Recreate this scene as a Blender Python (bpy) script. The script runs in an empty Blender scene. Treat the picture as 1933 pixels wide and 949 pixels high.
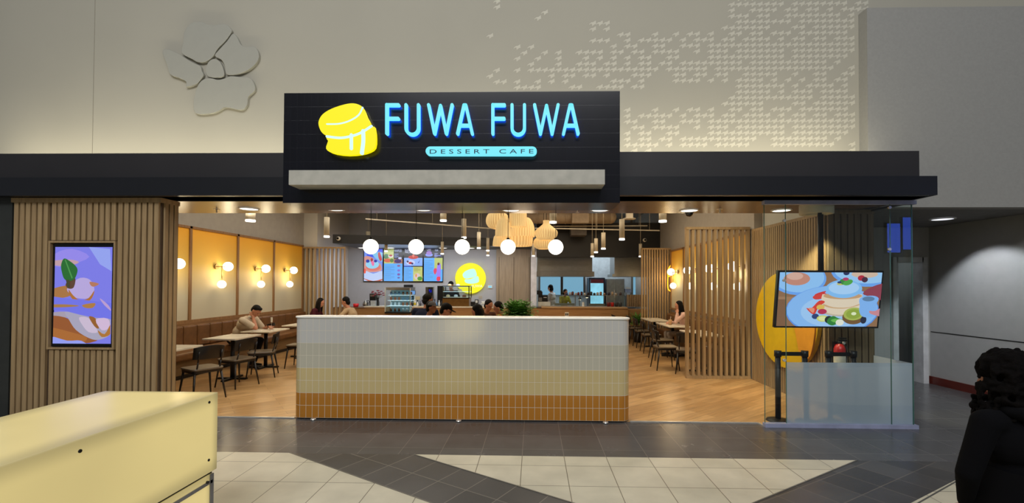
import bpy, bmesh, math, random
from mathutils import Vector, Matrix, Euler
sc = bpy.context.scene
C = sc.collection
R = math.radians
random.seed(7)

# ------------------------------------------------------------------ camera
FOC, PW, PH, CAMZ = 860.0, 1933.0, 949.0, 1.7
PX0, PY0 = 986.0, 522.0                     # where the lens axis meets the picture (the photograph is a crop)
def _axes():
    y = Vector(((1007-PX0)/FOC, -(536-PY0)/FOC, -1)).normalized()
    x = Vector((1, -.004, 0)); x = (x-y*x.dot(y)).normalized()
    z = x.cross(y)
    return x, y, z
AX, AY, AZ = _axes()
ROT = Matrix((AX, AY, AZ))                  # camera space -> world
CAMP = Vector((0, 0, CAMZ))
cd = bpy.data.cameras.new('camera'); cam = bpy.data.objects.new('camera', cd); C.objects.link(cam)
cd.sensor_fit = 'HORIZONTAL'; cd.sensor_width = 36; cd.lens = 36*FOC/PW; cd.shift_x = (PW/2-PX0)/PW; cd.shift_y = (PY0-PH/2)/PW; cd.clip_start = .05; cd.clip_end = 200
cam.matrix_world = Matrix.Translation(CAMP) @ ROT.to_4x4()
sc.camera = cam
sc.view_settings.view_transform = 'Standard'; sc.view_settings.look = 'None'
sc.view_settings.gamma = 1; sc.view_settings.use_curve_mapping = False
sc.view_settings.exposure = 0.0
sc.cycles.use_denoising = True
sc.cycles.max_bounces = 7; sc.cycles.diffuse_bounces = 3; sc.cycles.glossy_bounces = 3
sc.cycles.transmission_bounces = 6; sc.cycles.transparent_max_bounces = 16
sc.cycles.caustics_reflective = False; sc.cycles.caustics_refractive = False
sc.cycles.sample_clamp_indirect = 4

def P(px, py, X=None, Y=None, Z=None):
    """the point of the place seen at a photograph position, on a known plane"""
    d = ROT @ Vector(((px-PX0)/FOC, -(py-PY0)/FOC, -1))
    t = (X/d.x) if X is not None else (Y/d.y) if Y is not None else (Z-CAMZ)/d.z
    return CAMP+d*t

# ------------------------------------------------------------------ world and lights
w = bpy.data.worlds.new('mall_ambient'); sc.world = w; w.use_nodes = True
w.node_tree.nodes['Background'].inputs[0].default_value = (.86, .93, 1, 1)
w.node_tree.nodes['Background'].inputs[1].default_value = .13

def light(kind, name, loc, energy, color=(1, 1, 1), target=None, size=.1, size_y=None, angle=60, blend=.6):
    l = bpy.data.lights.new(name, kind); l.energy = energy; l.color = color
    o = bpy.data.objects.new(name, l); C.objects.link(o); o.location = loc
    if kind == 'AREA':
        l.shape = 'RECTANGLE' if size_y else 'SQUARE'; l.size = size
        if size_y: l.size_y = size_y
    elif kind == 'SPOT':
        l.spot_size = R(angle); l.spot_blend = blend; l.shadow_soft_size = size
    else: l.shadow_soft_size = size
    if target is not None:
        o.rotation_euler = (Vector(target)-Vector(loc)).to_track_quat('-Z', 'Y').to_euler()
    return o
WARM = (1, .80, .55); WW = (1, .88, .70); COOL = (.85, .93, 1)
# the mall hall's high ceiling light, then an added frontal fill behind the camera
light('AREA', 'hall_ceiling_light', (-1, 0, 9.5), 250, (1, .98, .95), (-1, 2.5, 0), 9, 4)
light('AREA', 'hall_front_fill', (-1, -9, 13), 1500, (.97, .98, 1), (-1, 6, 1), 12, 3)
# cove light strips on top of the fascia, washing the upper wall from below
light('AREA', 'cove_strip_light', (-5.2, 5.72, 3.16), 32, (1, .91, .68), (-5.2, 6.1, 4.4), 4.4, .1)
light('AREA', 'cove_strip_light', (-.9, 5.72, 3.16), 28, (1, .92, .70), (-.9, 6.1, 4.4), 3.6, .1)
light('AREA', 'cove_strip_light', (2.65, 5.72, 3.16), 24, (1, .91, .68), (2.65, 6.1, 4.4), 3.3, .1)
# general light of the cafe room's ceiling
light('AREA', 'cafe_ceiling_light', (-3.6, 9.8, 4.1), 130, WW, (-3.6, 9.8, 0), 4, 5)
light('AREA', 'cafe_ceiling_light', (1.4, 10, 4.1), 105, WARM, (1.4, 10, 0), 3.2, 5)
light('AREA', 'counter_ceiling_light', (-3.2, 14.0, 2.84), 85, (.9, .95, 1), (-3.2, 14.9, 0), 5, .5)
light('AREA', 'kitchen_ceiling_light', (1.6, 16.8, 3.3), 70, (.85, .94, 1), (1.6, 16.8, 0), 4, 1.5)

light('SPOT', 'cafe_fill_spot', (2.4, 6.7, 4.1), 220, (1, .9, .68), (3.4, 8.5, 1.2), .08, angle=60, blend=.9)  # added fill spots brightening the slat screens, bench and counter front
light('SPOT', 'cafe_fill_spot', (-4.6, 7.2, 4.1), 90, WW, (-6.3, 9.3, .8), .08, angle=70, blend=.9)
light('SPOT', 'cafe_fill_spot', (-3.6, 9.2, 4.1), 70, WW, (-5.6, 12.2, 1.2), .08, angle=60, blend=.9)
light('SPOT', 'cafe_fill_spot', (-.5, 9.0, 4.1), 120, WW, (-1.0, 14.1, .8), .08, angle=70, blend=.9)

# ------------------------------------------------------------------ materials
def lin(c):
    return tuple(((x/255)/12.92 if x/255 <= .04045 else ((x/255+.055)/1.055)**2.4) for x in c[:3])+(1,)
_M = {}
def mat(name, col, rough=.5, metal=0, vary=.06, scale=8, bump=0, spec=.5, coat=0, stretch=(1, 1, 1)):
    """a surface with a slight noise variation of its own colour"""
    if name in _M: return _M[name]
    m = bpy.data.materials.new(name); m.use_nodes = True; n = m.node_tree.nodes; L = m.node_tree.links
    b = n['Principled BSDF']; c = lin(col)
    b.inputs['Roughness'].default_value = rough; b.inputs['Metallic'].default_value = metal
    b.inputs['Specular IOR Level'].default_value = spec; b.inputs['Coat Weight'].default_value = coat
    tc = n.new('ShaderNodeTexCoord'); mp = n.new('ShaderNodeMapping'); mp.inputs['Scale'].default_value = stretch
    nz = n.new('ShaderNodeTexNoise'); nz.inputs['Scale'].default_value = scale; nz.inputs['Detail'].default_value = 3
    rp = n.new('ShaderNodeValToRGB')
    rp.color_ramp.elements[0].position = .3; rp.color_ramp.elements[1].position = .7
    rp.color_ramp.elements[0].color = tuple(x*(1-vary*2) for x in c[:3])+(1,)
    rp.color_ramp.elements[1].color = tuple(min(1, x*(1+vary*2)) for x in c[:3])+(1,)
    L.new(tc.outputs['Object'], mp.inputs[0]); L.new(mp.outputs[0], nz.inputs[0]); L.new(nz.outputs[0], rp.inputs[0])
    L.new(rp.outputs[0], b.inputs['Base Color'])
    if bump:
        bp = n.new('ShaderNodeBump'); bp.inputs['Strength'].default_value = bump; bp.inputs['Distance'].default_value = .01
        L.new(nz.outputs[0], bp.inputs['Height']); L.new(bp.outputs[0], b.inputs['Normal'])
    _M[name] = m; return m
def glow(name, col, s=1.0, vary=0, scale=5):
    """a surface that gives off light: lamps, screens, lit signs"""
    if name in _M: return _M[name]
    m = bpy.data.materials.new(name); m.use_nodes = True; n = m.node_tree.nodes; L = m.node_tree.links
    b = n['Principled BSDF']; b.inputs['Base Color'].default_value = (.03, .03, .03, 1); b.inputs['Roughness'].default_value = .25
    b.inputs['Emission Color'].default_value = lin(col); b.inputs['Emission Strength'].default_value = s
    if vary:
        nz = n.new('ShaderNodeTexNoise'); nz.inputs['Scale'].default_value = scale
        rp = n.new('ShaderNodeValToRGB'); c = lin(col)
        rp.color_ramp.elements[0].position = .35; rp.color_ramp.elements[1].position = .65
        rp.color_ramp.elements[0].color = tuple(x*(1-vary) for x in c[:3])+(1,); rp.color_ramp.elements[1].color = c
        tc = n.new('ShaderNodeTexCoord'); L.new(tc.outputs['Object'], nz.inputs[0])
        L.new(nz.outputs[0], rp.inputs[0]); L.new(rp.outputs[0], b.inputs['Emission Color'])
    _M[name] = m; return m
def wood(name, c1, c2, rough=.45, axis='Z', scale=3.0, coat=0, sheen=.3):
    if name in _M: return _M[name]
    st = {'Z': (9, 9, .6), 'X': (.6, 9, 9), 'Y': (9, .6, 9)}[axis]
    m = bpy.data.materials.new(name); m.use_nodes = True; n = m.node_tree.nodes; L = m.node_tree.links
    b = n['Principled BSDF']; b.inputs['Roughness'].default_value = rough; b.inputs['Coat Weight'].default_value = coat
    b.inputs['Specular IOR Level'].default_value = sheen
    tc = n.new('ShaderNodeTexCoord'); mp = n.new('ShaderNodeMapping'); mp.inputs['Scale'].default_value = st
    gm = n.new('ShaderNodeNewGeometry'); va = n.new('ShaderNodeVectorMath')
    nz = n.new('ShaderNodeTexNoise'); nz.inputs['Scale'].default_value = scale; nz.inputs['Detail'].default_value = 5
    nz.inputs['Distortion'].default_value = .6
    rp = n.new('ShaderNodeValToRGB'); rp.color_ramp.elements[0].position = .3; rp.color_ramp.elements[1].position = .72
    rp.color_ramp.elements[0].color = lin(c1); rp.color_ramp.elements[1].color = lin(c2)
    va.operation = 'ADD'; L.new(tc.outputs['Object'], va.inputs[0]); L.new(gm.outputs['Random Per Island'], va.inputs[1])
    L.new(va.outputs[0], mp.inputs[0]); L.new(mp.outputs[0], nz.inputs[0]); L.new(nz.outputs[0], rp.inputs[0])
    L.new(rp.outputs[0], b.inputs['Base Color'])
    _M[name] = m; return m
def glass(name, tint=(.86, .93, .92), alpha=.08, rough=.0):
    """thin clear sheet: mostly see-through, with mirror reflections by angle"""
    if name in _M: return _M[name]
    m = bpy.data.materials.new(name); m.use_nodes = True; n = m.node_tree.nodes; L = m.node_tree.links
    n.remove(n['Principled BSDF']); out = n['Material Output']
    t = n.new('ShaderNodeBsdfTransparent'); t.inputs[0].default_value = tint+(1,)
    g = n.new('ShaderNodeBsdfGlossy'); g.inputs['Roughness'].default_value = rough
    lw = n.new('ShaderNodeLayerWeight'); lw.inputs[0].default_value = .5
    pw = n.new('ShaderNodeMath'); pw.operation = 'POWER'; pw.inputs[1].default_value = 4.5; L.new(lw.outputs['Facing'], pw.inputs[0])
    f = n.new('ShaderNodeMath'); f.operation = 'MULTIPLY_ADD'; f.inputs[1].default_value = .85; f.inputs[2].default_value = .075; L.new(pw.outputs[0], f.inputs[0])
    mx = n.new('ShaderNodeMixShader'); L.new(f.outputs[0], mx.inputs[0]); L.new(t.outputs[0], mx.inputs[1]); L.new(g.outputs[0], mx.inputs[2])
    L.new(mx.outputs[0], out.inputs[0]); _M[name] = m; return m

OAK = wood('oak_slat_wood', (146, 121, 88), (172, 146, 108))
OAKD = wood('dark_oak_wood', (104, 90, 68), (124, 108, 84))
OAKX = wood('oak_cabinet_wood', (150, 112, 72), (178, 138, 92), axis='X')
OAKY = wood('oak_ledge_wood', (120, 88, 56), (140, 104, 68), axis='Y')
SOFW = wood('bronzed_laminate_wood', (82, 58, 34), (112, 82, 50), rough=.26, axis='X', scale=2, sheen=.7)
BLACK = mat('black_painted_panel', (24, 24, 27), .45)
BLACKG = mat('gloss_black_panel', (12, 12, 16), .18, vary=.03)
BMET = mat('black_metal', (20, 20, 22), .4, .3)
BWOOD = mat('black_stained_wood', (26, 21, 18), .35)
SEATM = mat('grey_brown_seat_vinyl', (104, 92, 76), .28)
BRASS = mat('brushed_brass', (176, 140, 80), .3, 1)
STEEL = mat('brushed_steel', (140, 138, 134), .28, 1, stretch=(1, 1, 12))
ALU = mat('silver_aluminium', (160, 166, 196), .4, .15)
WPL = mat('white_plastic', (232, 230, 222), .35)
WPAINT = mat('white_wall_paint', (208, 204, 196), .8, vary=.01, scale=2)
GPAINT = mat('grey_wall_paint', (165, 160, 152), .8, vary=.02)
CREAM = mat('cream_wall_paint', (164, 160, 147), .85, vary=.012, scale=1)
MARBLE = mat('pale_marble_top', (222, 214, 196), .25, vary=.07, scale=4)
LEATH = mat('tan_leather', (112, 76, 42), .42, vary=.14, scale=6, bump=.2)
SKIN = mat('skin', (190, 132, 104), .55); SKIND = mat('tan_skin', (160, 104, 76), .55)
HAIR = mat('black_hair', (11, 9, 9), .6, spec=.15, vary=.25, scale=40, bump=.5)
HAIRB = mat('dark_brown_hair', (20, 13, 11), .6, spec=.15, vary=.25, scale=40, bump=.5)
GLASS = glass('clear_glass'); GLASSE = mat('green_glass_edge', (70, 110, 100), .15)
LAMPW = glow('white_lamp_globe', (255, 247, 225), 3.2)
LAMPD = glow('white_downlight_diffuser', (255, 250, 240), 3.0)

# ------------------------------------------------------------------ mesh helpers
class MB:
    def __init__(s): s.v = []; s.f = []; s.m = []; s.mats = []; s.sm = []; s.uv = {}
    def mi(s, m):
        if m not in s.mats: s.mats.append(m)
        return s.mats.index(m)
    def add(s, vs, fs, m, smooth=False):
        k = len(s.v); s.v += [Vector(v) for v in vs]; i = s.mi(m)
        for f in fs: s.f.append([k+a for a in f]); s.m.append(i); s.sm.append(smooth)
        return s
    def box(s, x0, x1, y0, y1, z0, z1, m):
        x0, x1 = min(x0, x1), max(x0, x1); y0, y1 = min(y0, y1), max(y0, y1); z0, z1 = min(z0, z1), max(z0, z1)
        v = [(x, y, z) for z in (z0, z1) for y in (y0, y1) for x in (x0, x1)]
        return s.add(v, [(0, 2, 3, 1), (4, 5, 7, 6), (0, 1, 5, 4), (2, 6, 7, 3), (0, 4, 6, 2), (1, 3, 7, 5)], m)
    def obox(s, c, ax, ay, az, m):
        """box from its centre and three half vectors"""
        c, ax, ay, az = map(Vector, (c, ax, ay, az))
        v = [c+i*ax+j*ay+k*az for k in (-1, 1) for j in (-1, 1) for i in (-1, 1)]
        return s.add(v, [(0, 2, 3, 1), (4, 5, 7, 6), (0, 1, 5, 4), (2, 6, 7, 3), (0, 4, 6, 2), (1, 3, 7, 5)], m)
    def cyl(s, a, b, r0, r1=None, m=None, n=14, smooth=True, caps=True):
        r1 = r0 if r1 is None else r1; a, b = Vector(a), Vector(b); d = (b-a).normalized()
        u = d.orthogonal().normalized(); w_ = d.cross(u)
        v = []
        for p, r in ((a, r0), (b, r1)): v += [p+(u*math.cos(t)+w_*math.sin(t))*r for t in [2*math.pi*i/n for i in range(n)]]
        s.add(v, [(i, (i+1) % n, n+(i+1) % n, n+i) for i in range(n)], m, smooth)
        if caps:
            k = len(s.v)-2*n; i = s.mi(m)
            s.f.append([k+n-1-j for j in range(n)]); s.m.append(i); s.sm.append(False)
            s.f.append([k+n+j for j in range(n)]); s.m.append(i); s.sm.append(False)
        return s
    def tube(s, pts, r, m, n=8):
        for a, b in zip(pts, pts[1:]): s.cyl(a, b, r, r, m, n)
        for p in pts[1:-1]: s.ball(p, r, m, n, max(4, n//2))
        return s
    def ball(s, c, r, m, n=16, k=10, rot=None):
        r = (r, r, r) if not hasattr(r, '__len__') else r; c = Vector(c)
        v = []
        for j in range(k+1):
            ph = math.pi*j/k
            for i in range(n):
                th = 2*math.pi*i/n
                p = Vector((r[0]*math.sin(ph)*math.cos(th), r[1]*math.sin(ph)*math.sin(th), r[2]*math.cos(ph)))
                v.append(c+(rot @ p if rot else p))
        f = [(j*n+i, (j+1)*n+i, (j+1)*n+(i+1) % n, j*n+(i+1) % n) for j in range(k) for i in range(n)]
        return s.add(v, f, m, True)
    def lathe(s, prof, c, m, n=24, smooth=True, ripple=0, rn=24):
        """profile [(radius, z)...] turned about a vertical axis"""
        c = Vector(c); v = []
        for r, z in prof:
            for i in range(n):
                t = 2*math.pi*i/n; rr = r*(1+ripple*math.cos(rn*t)); v.append(c+Vector((rr*math.cos(t), rr*math.sin(t), z)))
        f = [(j*n+i, j*n+(i+1) % n, (j+1)*n+(i+1) % n, (j+1)*n+i) for j in range(len(prof)-1) for i in range(n)]
        return s.add(v, f, m, smooth)
    def prism(s, pts, m, a, b, axis='Y'):
        """outline extruded between a and b: axis Y -> pts are (x,z); Z -> (x,y); X -> (y,z)"""
        q = {'Y': lambda p, d: (p[0], d, p[1]), 'Z': lambda p, d: (p[0], p[1], d), 'X': lambda p, d: (d, p[0], p[1])}[axis]
        n = len(pts); v = [q(p, a) for p in pts]+[q(p, b) for p in pts]
        return s.add(v, [tuple(range(n)), tuple(range(2*n-1, n-1, -1))]+[(i, n+i, n+(i+1) % n, (i+1) % n) for i in range(n)], m)
    def poly(s, vs, m): return s.add(vs, [tuple(range(len(vs)))], m)
    def build(s, name, parent=None, origin=None, bevel=0, rz=None, fix=True):
        xs = [v.x for v in s.v]; ys = [v.y for v in s.v]; zs = [v.z for v in s.v]
        o0 = Vector(origin) if origin is not None else Vector(((min(xs)+max(xs))/2, (min(ys)+max(ys))/2, min(zs)))
        me = bpy.data.meshes.new(name); me.from_pydata([v-o0 for v in s.v], [], s.f)
        for m in s.mats: me.materials.append(m)
        me.polygons.foreach_set('material_index', s.m); me.polygons.foreach_set('use_smooth', s.sm)
        if s.uv:
            ul = me.uv_layers.new(name='UVMap')
            for p in me.polygons:
                if p.index in s.uv:
                    for li, uv in zip(p.loop_indices, s.uv[p.index]): ul.data[li].uv = uv
        if fix:
            bm = bmesh.new(); bm.from_mesh(me); bmesh.ops.recalc_face_normals(bm, faces=bm.faces); bm.to_mesh(me); bm.free()
        me.update()
        o = bpy.data.objects.new(name, me); C.objects.link(o)
        if parent is not None:
            o.parent = parent; o.location = o0-wloc(parent)
        else: o.location = o0
        if bevel:
            md = o.modifiers.new('edge', 'BEVEL'); md.width = bevel; md.segments = 2; md.limit_method = 'ANGLE'
        return o
def wloc(o):
    v = Vector(o.location)
    while o.parent is not None: o = o.parent; v += Vector(o.location)
    return v
def tag(o, label, cat, group=None):
    o['label'] = label; o['category'] = cat
    if group: o['group'] = group
    return o
def thing(name, label, cat, loc=(0, 0, 0), group=None, rz=0):
    o = bpy.data.objects.new(name, None); C.objects.link(o); o.location = loc; o.rotation_euler.z = rz
    o.empty_display_size = .1
    return tag(o, label, cat, group)
def struct(o): o['kind'] = 'structure'; return o
def copy_tree(o, parent=None):
    c = o.copy(); C.objects.link(c); c.parent = parent
    for ch in list(o.children): copy_tree(ch, c)
    return c
def place(proto, used, loc, rz, label, group):
    """the first placing moves the thing itself, later ones copy it with its parts"""
    o = copy_tree(proto) if used else proto
    o.location = loc; o.rotation_euler.z = rz; o['label'] = label; o['group'] = group
    return o
def text_mesh(s, size, m, loc, depth=.004, sx=1.0, spacing=1.0):
    """writing standing upright in the XZ plane, facing -Y, left end at loc; returns an MB"""
    cu = bpy.data.curves.new('writing', 'FONT'); cu.body = s; cu.size = size; cu.extrude = depth/2; cu.space_character = spacing
    cu.resolution_u = 3
    ob = bpy.data.objects.new('writing', cu); C.objects.link(ob)
    me = bpy.data.meshes.new_from_object(ob.evaluated_get(bpy.context.evaluated_depsgraph_get()))
    mb = MB(); L = Vector(loc)
    mb.add([L+Vector((v.co.x*sx, -v.co.z, v.co.y)) for v in me.vertices], [tuple(p.vertices) for p in me.polygons], m)
    bpy.data.objects.remove(ob); bpy.data.curves.remove(cu); bpy.data.meshes.remove(me)
    return mb
def merge(a, b):
    k = len(a.v); a.v += b.v
    for f, i, sm in zip(b.f, b.m, b.sm): a.f.append([k+x for x in f]); a.m.append(a.mi(b.mats[i])); a.sm.append(sm)
    return a
def smooth_pts(pts, n=3, closed=True):
    """Catmull-Rom through outline points"""
    out = []; N = len(pts); rng = range(N) if closed else range(N-1)
    for i in rng:
        g = (lambda k: pts[k % N]) if closed else (lambda k: pts[min(max(k, 0), N-1)])
        p0, p1, p2, p3 = g(i-1), g(i), g(i+1), g(i+2)
        for j in range(n):
            t = j/n
            out.append(tuple(.5*((2*b)+(-a+c)*t+(2*a-5*b+4*c-d)*t*t+(-a+3*b-3*c+d)*t**3) for a, b, c, d in zip(p0, p1, p2, p3)))
    if not closed: out.append(tuple(pts[-1]))
    return out
def ellipse(cx, cy, rx, ry, n=20, a0=0, a1=360, rot=0):
    o = []
    for i in range(n+(a1-a0 != 360)):
        t = R(a0+(a1-a0)*i/n); x, y = rx*math.cos(t), ry*math.sin(t); r = R(rot)
        o.append((cx+x*math.cos(r)-y*math.sin(r), cy+x*math.sin(r)+y*math.cos(r)))
    return o
# ================================================================== the setting
def floor_tiles(name, c1, c2, grout, bw, bh, ang=0, off=(0, 0), rough=.35, mort=.0035, spec=.5, offset=0.0):
    m = bpy.data.materials.new(name); m.use_nodes = True; n = m.node_tree.nodes; L = m.node_tree.links
    b = n['Principled BSDF']; b.inputs['Specular IOR Level'].default_value = spec
    tc = n.new('ShaderNodeTexCoord'); mp = n.new('ShaderNodeMapping'); mp.inputs['Rotation'].default_value = (0, 0, ang)
    mp.inputs['Location'].default_value = (off[0], off[1], 0)
    br = n.new('ShaderNodeTexBrick'); br.offset = offset; br.squash = 1; br.inputs['Scale'].default_value = 1
    br.inputs['Brick Width'].default_value = bw; br.inputs['Row Height'].default_value = bh
    br.inputs['Mortar Size'].default_value = mort; br.inputs['Mortar Smooth'].default_value = .1
    br.inputs['Color1'].default_value = lin(c1); br.inputs['Color2'].default_value = lin(c2); br.inputs['Mortar'].default_value = lin(grout)
    nz = n.new('ShaderNodeTexNoise'); nz.inputs['Scale'].default_value = 3; nz.inputs['Detail'].default_value = 6
    mr = n.new('ShaderNodeMapRange'); mr.inputs[1].default_value = .3; mr.inputs[2].default_value = .7; mr.inputs[3].default_value = .88; mr.inputs[4].default_value = 1.1
    mx = n.new('ShaderNodeMix'); mx.data_type = 'RGBA'; mx.blend_type = 'MULTIPLY'; mx.inputs[0].default_value = 1
    L.new(tc.outputs['Object'], mp.inputs[0]); L.new(mp.outputs[0], br.inputs[0]); L.new(tc.outputs['Object'], nz.inputs[0])
    L.new(nz.outputs[0], mr.inputs[0]); L.new(br.outputs['Color'], mx.inputs[6]); L.new(mr.outputs[0], mx.inputs[7])
    L.new(mx.outputs[2], b.inputs['Base Color'])
    rr = n.new('ShaderNodeMapRange'); rr.inputs[3].default_value = rough*.8; rr.inputs[4].default_value = rough*1.25
    L.new(nz.outputs[0], rr.inputs[0]); L.new(rr.outputs[0], b.inputs['Roughness'])
    return m
DT = floor_tiles('dark_floor_tile', (78, 77, 78), (86, 85, 86), (112, 108, 104), .4125, .425, 0, (-.307, -.045), rough=.25, spec=.4)
DS = floor_tiles('dark_stripe_tile', (60, 58, 58), (82, 79, 78), (128, 122, 112), .31, .322, R(31), (.243, -.051), rough=.3, spec=.5)
DS2 = floor_tiles('dark_stripe_tile_mirrored', (60, 58, 58), (80, 78, 78), (110, 102, 94), .31, .322, R(-31), (.1, .06), rough=.3, spec=.5)
CT = floor_tiles('cream_floor_tile', (198, 192, 170), (208, 200, 178), (112, 102, 84), .4125, .425, 0, (-.307, -.045), rough=.3)
O0 = (0, 0, 0)
struct(MB().poly([(-12, -9, 0), (12, -9, 0), (12, 20, 0), (-12, 20, 0)], DT).build('floor', origin=O0))
def floor_piece(name, pts, m, z, edge=None):
    b = MB().prism(pts, m, z-.004, z, 'Z')
    return struct(b.build(name, origin=O0))
yb = 4.53
floor_piece('floor_cream_field', [(-9, 4.53), (-2.43, 4.53), (-2.43+5.2, 4.53-3.13), (-9, 1.4-1.6)], CT, .0030)
floor_piece('floor_cream_field', [(-1.18, 4.53), (3.148, 4.53), (.98, 3.15)], CT, .0030)
floor_piece('floor_cream_field', [(4.41, 4.53), (10, 4.53), (10, 1), (.9, 2.36), (2.2, 3.21)], CT, .0030)
floor_piece('floor_dark_stripe', [(-2.43, 4.53), (-1.18, 4.53), (2.86, 2.12), (2.2, 1.76)], DS, .0015)
floor_piece('floor_dark_stripe', [(3.148, 4.53), (4.41, 4.53), (1.2, 2.55), (.98, 3.15)], DS2, .0020)
STRIP = mat('grey_metal_strip', (120, 118, 112), .4, .6)
def strip(a, b, wd=.006, z=.005, m=None, name='trim_1'):
    a, b = Vector((*a, z)), Vector((*b, z)); d = (b-a).normalized(); s = Vector((-d.y, d.x, 0))
    return struct(MB().obox((a+b)/2-Vector((0, 0, z/2)), (b-a)/2, s*wd, Vector((0, 0, z/2)), m or STRIP).build(name))
strip((-2.43, 4.53), (2.2, 1.74), name='trim_1'); strip((-1.18, 4.53), (.98, 3.15), name='trim_2')
strip((3.148, 4.53), (.98, 3.15), name='trim_3'); strip((4.41, 4.53), (1.4, 2.66), name='trim_4')
# oak plank floor of the cafe, laid on a slant
m = bpy.data.materials.new('oak_plank_floor'); m.use_nodes = True; n = m.node_tree.nodes; L = m.node_tree.links; b = n['Principled BSDF']
tc = n.new('ShaderNodeTexCoord'); mp = n.new('ShaderNodeMapping'); mp.inputs['Rotation'].default_value = (0, 0, R(-38))
br = n.new('ShaderNodeTexBrick'); br.inputs['Brick Width'].default_value = 1.1; br.inputs['Row Height'].default_value = .14; br.inputs['Scale'].default_value = 1
br.inputs['Mortar Size'].default_value = .002; br.inputs['Color1'].default_value = lin((196, 156, 104)); br.inputs['Color2'].default_value = lin((168, 128, 80)); br.inputs['Mortar'].default_value = lin((110, 82, 50))
mp2 = n.new('ShaderNodeMapping'); mp2.inputs['Scale'].default_value = (1.2, 12, 1); nz = n.new('ShaderNodeTexNoise'); nz.inputs['Scale'].default_value = 2.2; nz.inputs['Detail'].default_value = 5; nz.inputs['Distortion'].default_value = .8
mr = n.new('ShaderNodeMapRange'); mr.inputs[1].default_value = .3; mr.inputs[2].default_value = .7; mr.inputs[3].default_value = .78; mr.inputs[4].default_value = 1.15
mx = n.new('ShaderNodeMix'); mx.data_type = 'RGBA'; mx.blend_type = 'MULTIPLY'; mx.inputs[0].default_value = 1
L.new(tc.outputs['Object'], mp.inputs[0]); L.new(mp.outputs[0], br.inputs[0]); L.new(mp.outputs[0], mp2.inputs[0]); L.new(mp2.outputs[0], nz.inputs[0]); L.new(nz.outputs[0], mr.inputs[0])
L.new(br.outputs['Color'], mx.inputs[6]); L.new(mr.outputs[0], mx.inputs[7]); L.new(mx.outputs[2], b.inputs['Base Color']); b.inputs['Roughness'].default_value = .32
OAKFLOOR = m
floor_piece('floor_oak_planks', [(-6.7, 5.70), (2.77, 5.70), (2.79, 5.56), (3.9, 5.56), (3.95, 6.2), (3.95, 8.35), (3.95, 17.9), (-6.7, 17.9)], OAKFLOOR, .006)
BRIGHT = mat('bright_steel_strip', (225, 222, 214), .25, .6)
strip((-4.45, 5.70), (-3.0, 5.70), .012, .012, BRIGHT, 'trim_5'); strip((1.2, 5.70), (2.77, 5.70), .012, .012, BRIGHT, 'trim_6'); strip((2.77, 5.70), (2.79, 5.56), .012, .012, BRIGHT, 'trim_7')

# upper mall wall above the shop, its jutting wall to the side, and their seams
struct(MB().box(-11, 11, 6.2, 6.55, 2.80, 9.8, CREAM).build('wall_upper'))
bx0 = P(1638, 200, Y=6.04).x
zt = P(1700, 14, Y=6.04).z
struct(MB().box(bx0, 11, 6.04, 6.2, 2.72, zt, mat('grey_bulkhead_paint', (146, 145, 141), .8, vary=.02, scale=30)).build('wall_bulkhead'))
xs = P(177, 150, Y=6.2).x
struct(MB().box(xs-.002, xs+.002, 6.196, 6.2, 3.3, 8, mat('joint_grey', (140, 136, 124), .8)).build('trim_8'))
# houndstooth print on the upper wall: which cells of the grid are printed, row by row
H = {-1: '-14 21-23 26-27 29-36', 0: '-14 20-27 29-36 38-39', 1: '-7 20 23-26 28-29 31-32 34 36-39', 2: '-8 20-22 24-25 28-35 37-38',
 3: '0-2 21-28 30-38', 4: '0 2 19-25 29-30 32-38', 5: '-15 4-5 9 12 14-15 17 20-21 23-24 26-28 30-36', 6: '0-2 5 7-11 13 15-17 19-20 22-25 27 29-30 32-33 35-38',
 7: '-11 -9 3 5-6 9-10 13-15 17-38', 8: '-10 -7 -5 -2-1 3-4 6-7 9-12 15 17-19 21-27 29-38', 9: '-11 -8 -5 -1 1 3 5 7-8 11-12 17-27 29-36',
 10: '-9 -5 -2-0 2-3 5 7-8 10-11 13-21 23-33 35', 11: '-14 -11 -9--6 -5-9 11-12 13-16 18-34 37', 12: '-15 -6 -4--3 -1-0 2 6-8 12-13 15-16 18-19 22-26 29 32-33 36-38',
 13: '-14 -13 -11 -8 -6 -4 3-5 7 12-15 17 19 21-24 26 28 30 32-33 35-36 38', 14: '-11--8 -3--2 1-4 6-7 21-27 29 31-34 36', 15: '21-25 27 29-31 33-36 38',
 16: '20-31 33-37', 17: '19-24 29-30 32-38', 18: '5 9 12 14-15 17 20-21 23-24 26-28 30-36', 19: '5 7-11 13 15-17 19-20 22-25 27 29-30 32-33 35-38',
 20: '5-6 9-10 13-15 17-38', 21: '6-7 9-12 15 17-19 21-27 29-38', 22: '5 7-8 11-12 17-27 29-36', 23: '5 7-8 10-11 13-23 26-33 35', 24: '5-9 11 13-16 18-22 26-34 37', 25: '6 8 37-38'}
import re
TOOTH = [(-.03, .22), (0, .40), (.28, .66), (.6, .72), (.94, 1.0), (.95, .55), (1.0, .38), (.78, .32), (.42, -.02), (.38, .42), (.16, .38)]
hb = MB(); HM = mat('pale_print_paint', (192, 188, 173), .7, vary=.01)
o_ = P(1112.5, 11.4, Y=6.2); ux = (P(1112.5+130.3, 11.4, Y=6.2).x-o_.x)/10; uz = (o_.z-P(1112.5, 11.4+109, Y=6.2).z)/10
for k, row in H.items():
    for tok in row.split():
        g = re.match(r'^(-?\d+)(?:-(-?\d+))?$', tok); a = int(g.group(1)); b_ = int(g.group(2)) if g.group(2) else a
        for j in range(a, b_+1):
            x0 = o_.x+j*ux; z0 = o_.z-(k+.5)*uz
            if x0+ux > bx0-.01 and z0 < zt: continue
            hb.poly([(x0+u*ux, 6.1985, z0+v*uz) for u, v in TOOTH], HM)
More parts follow.
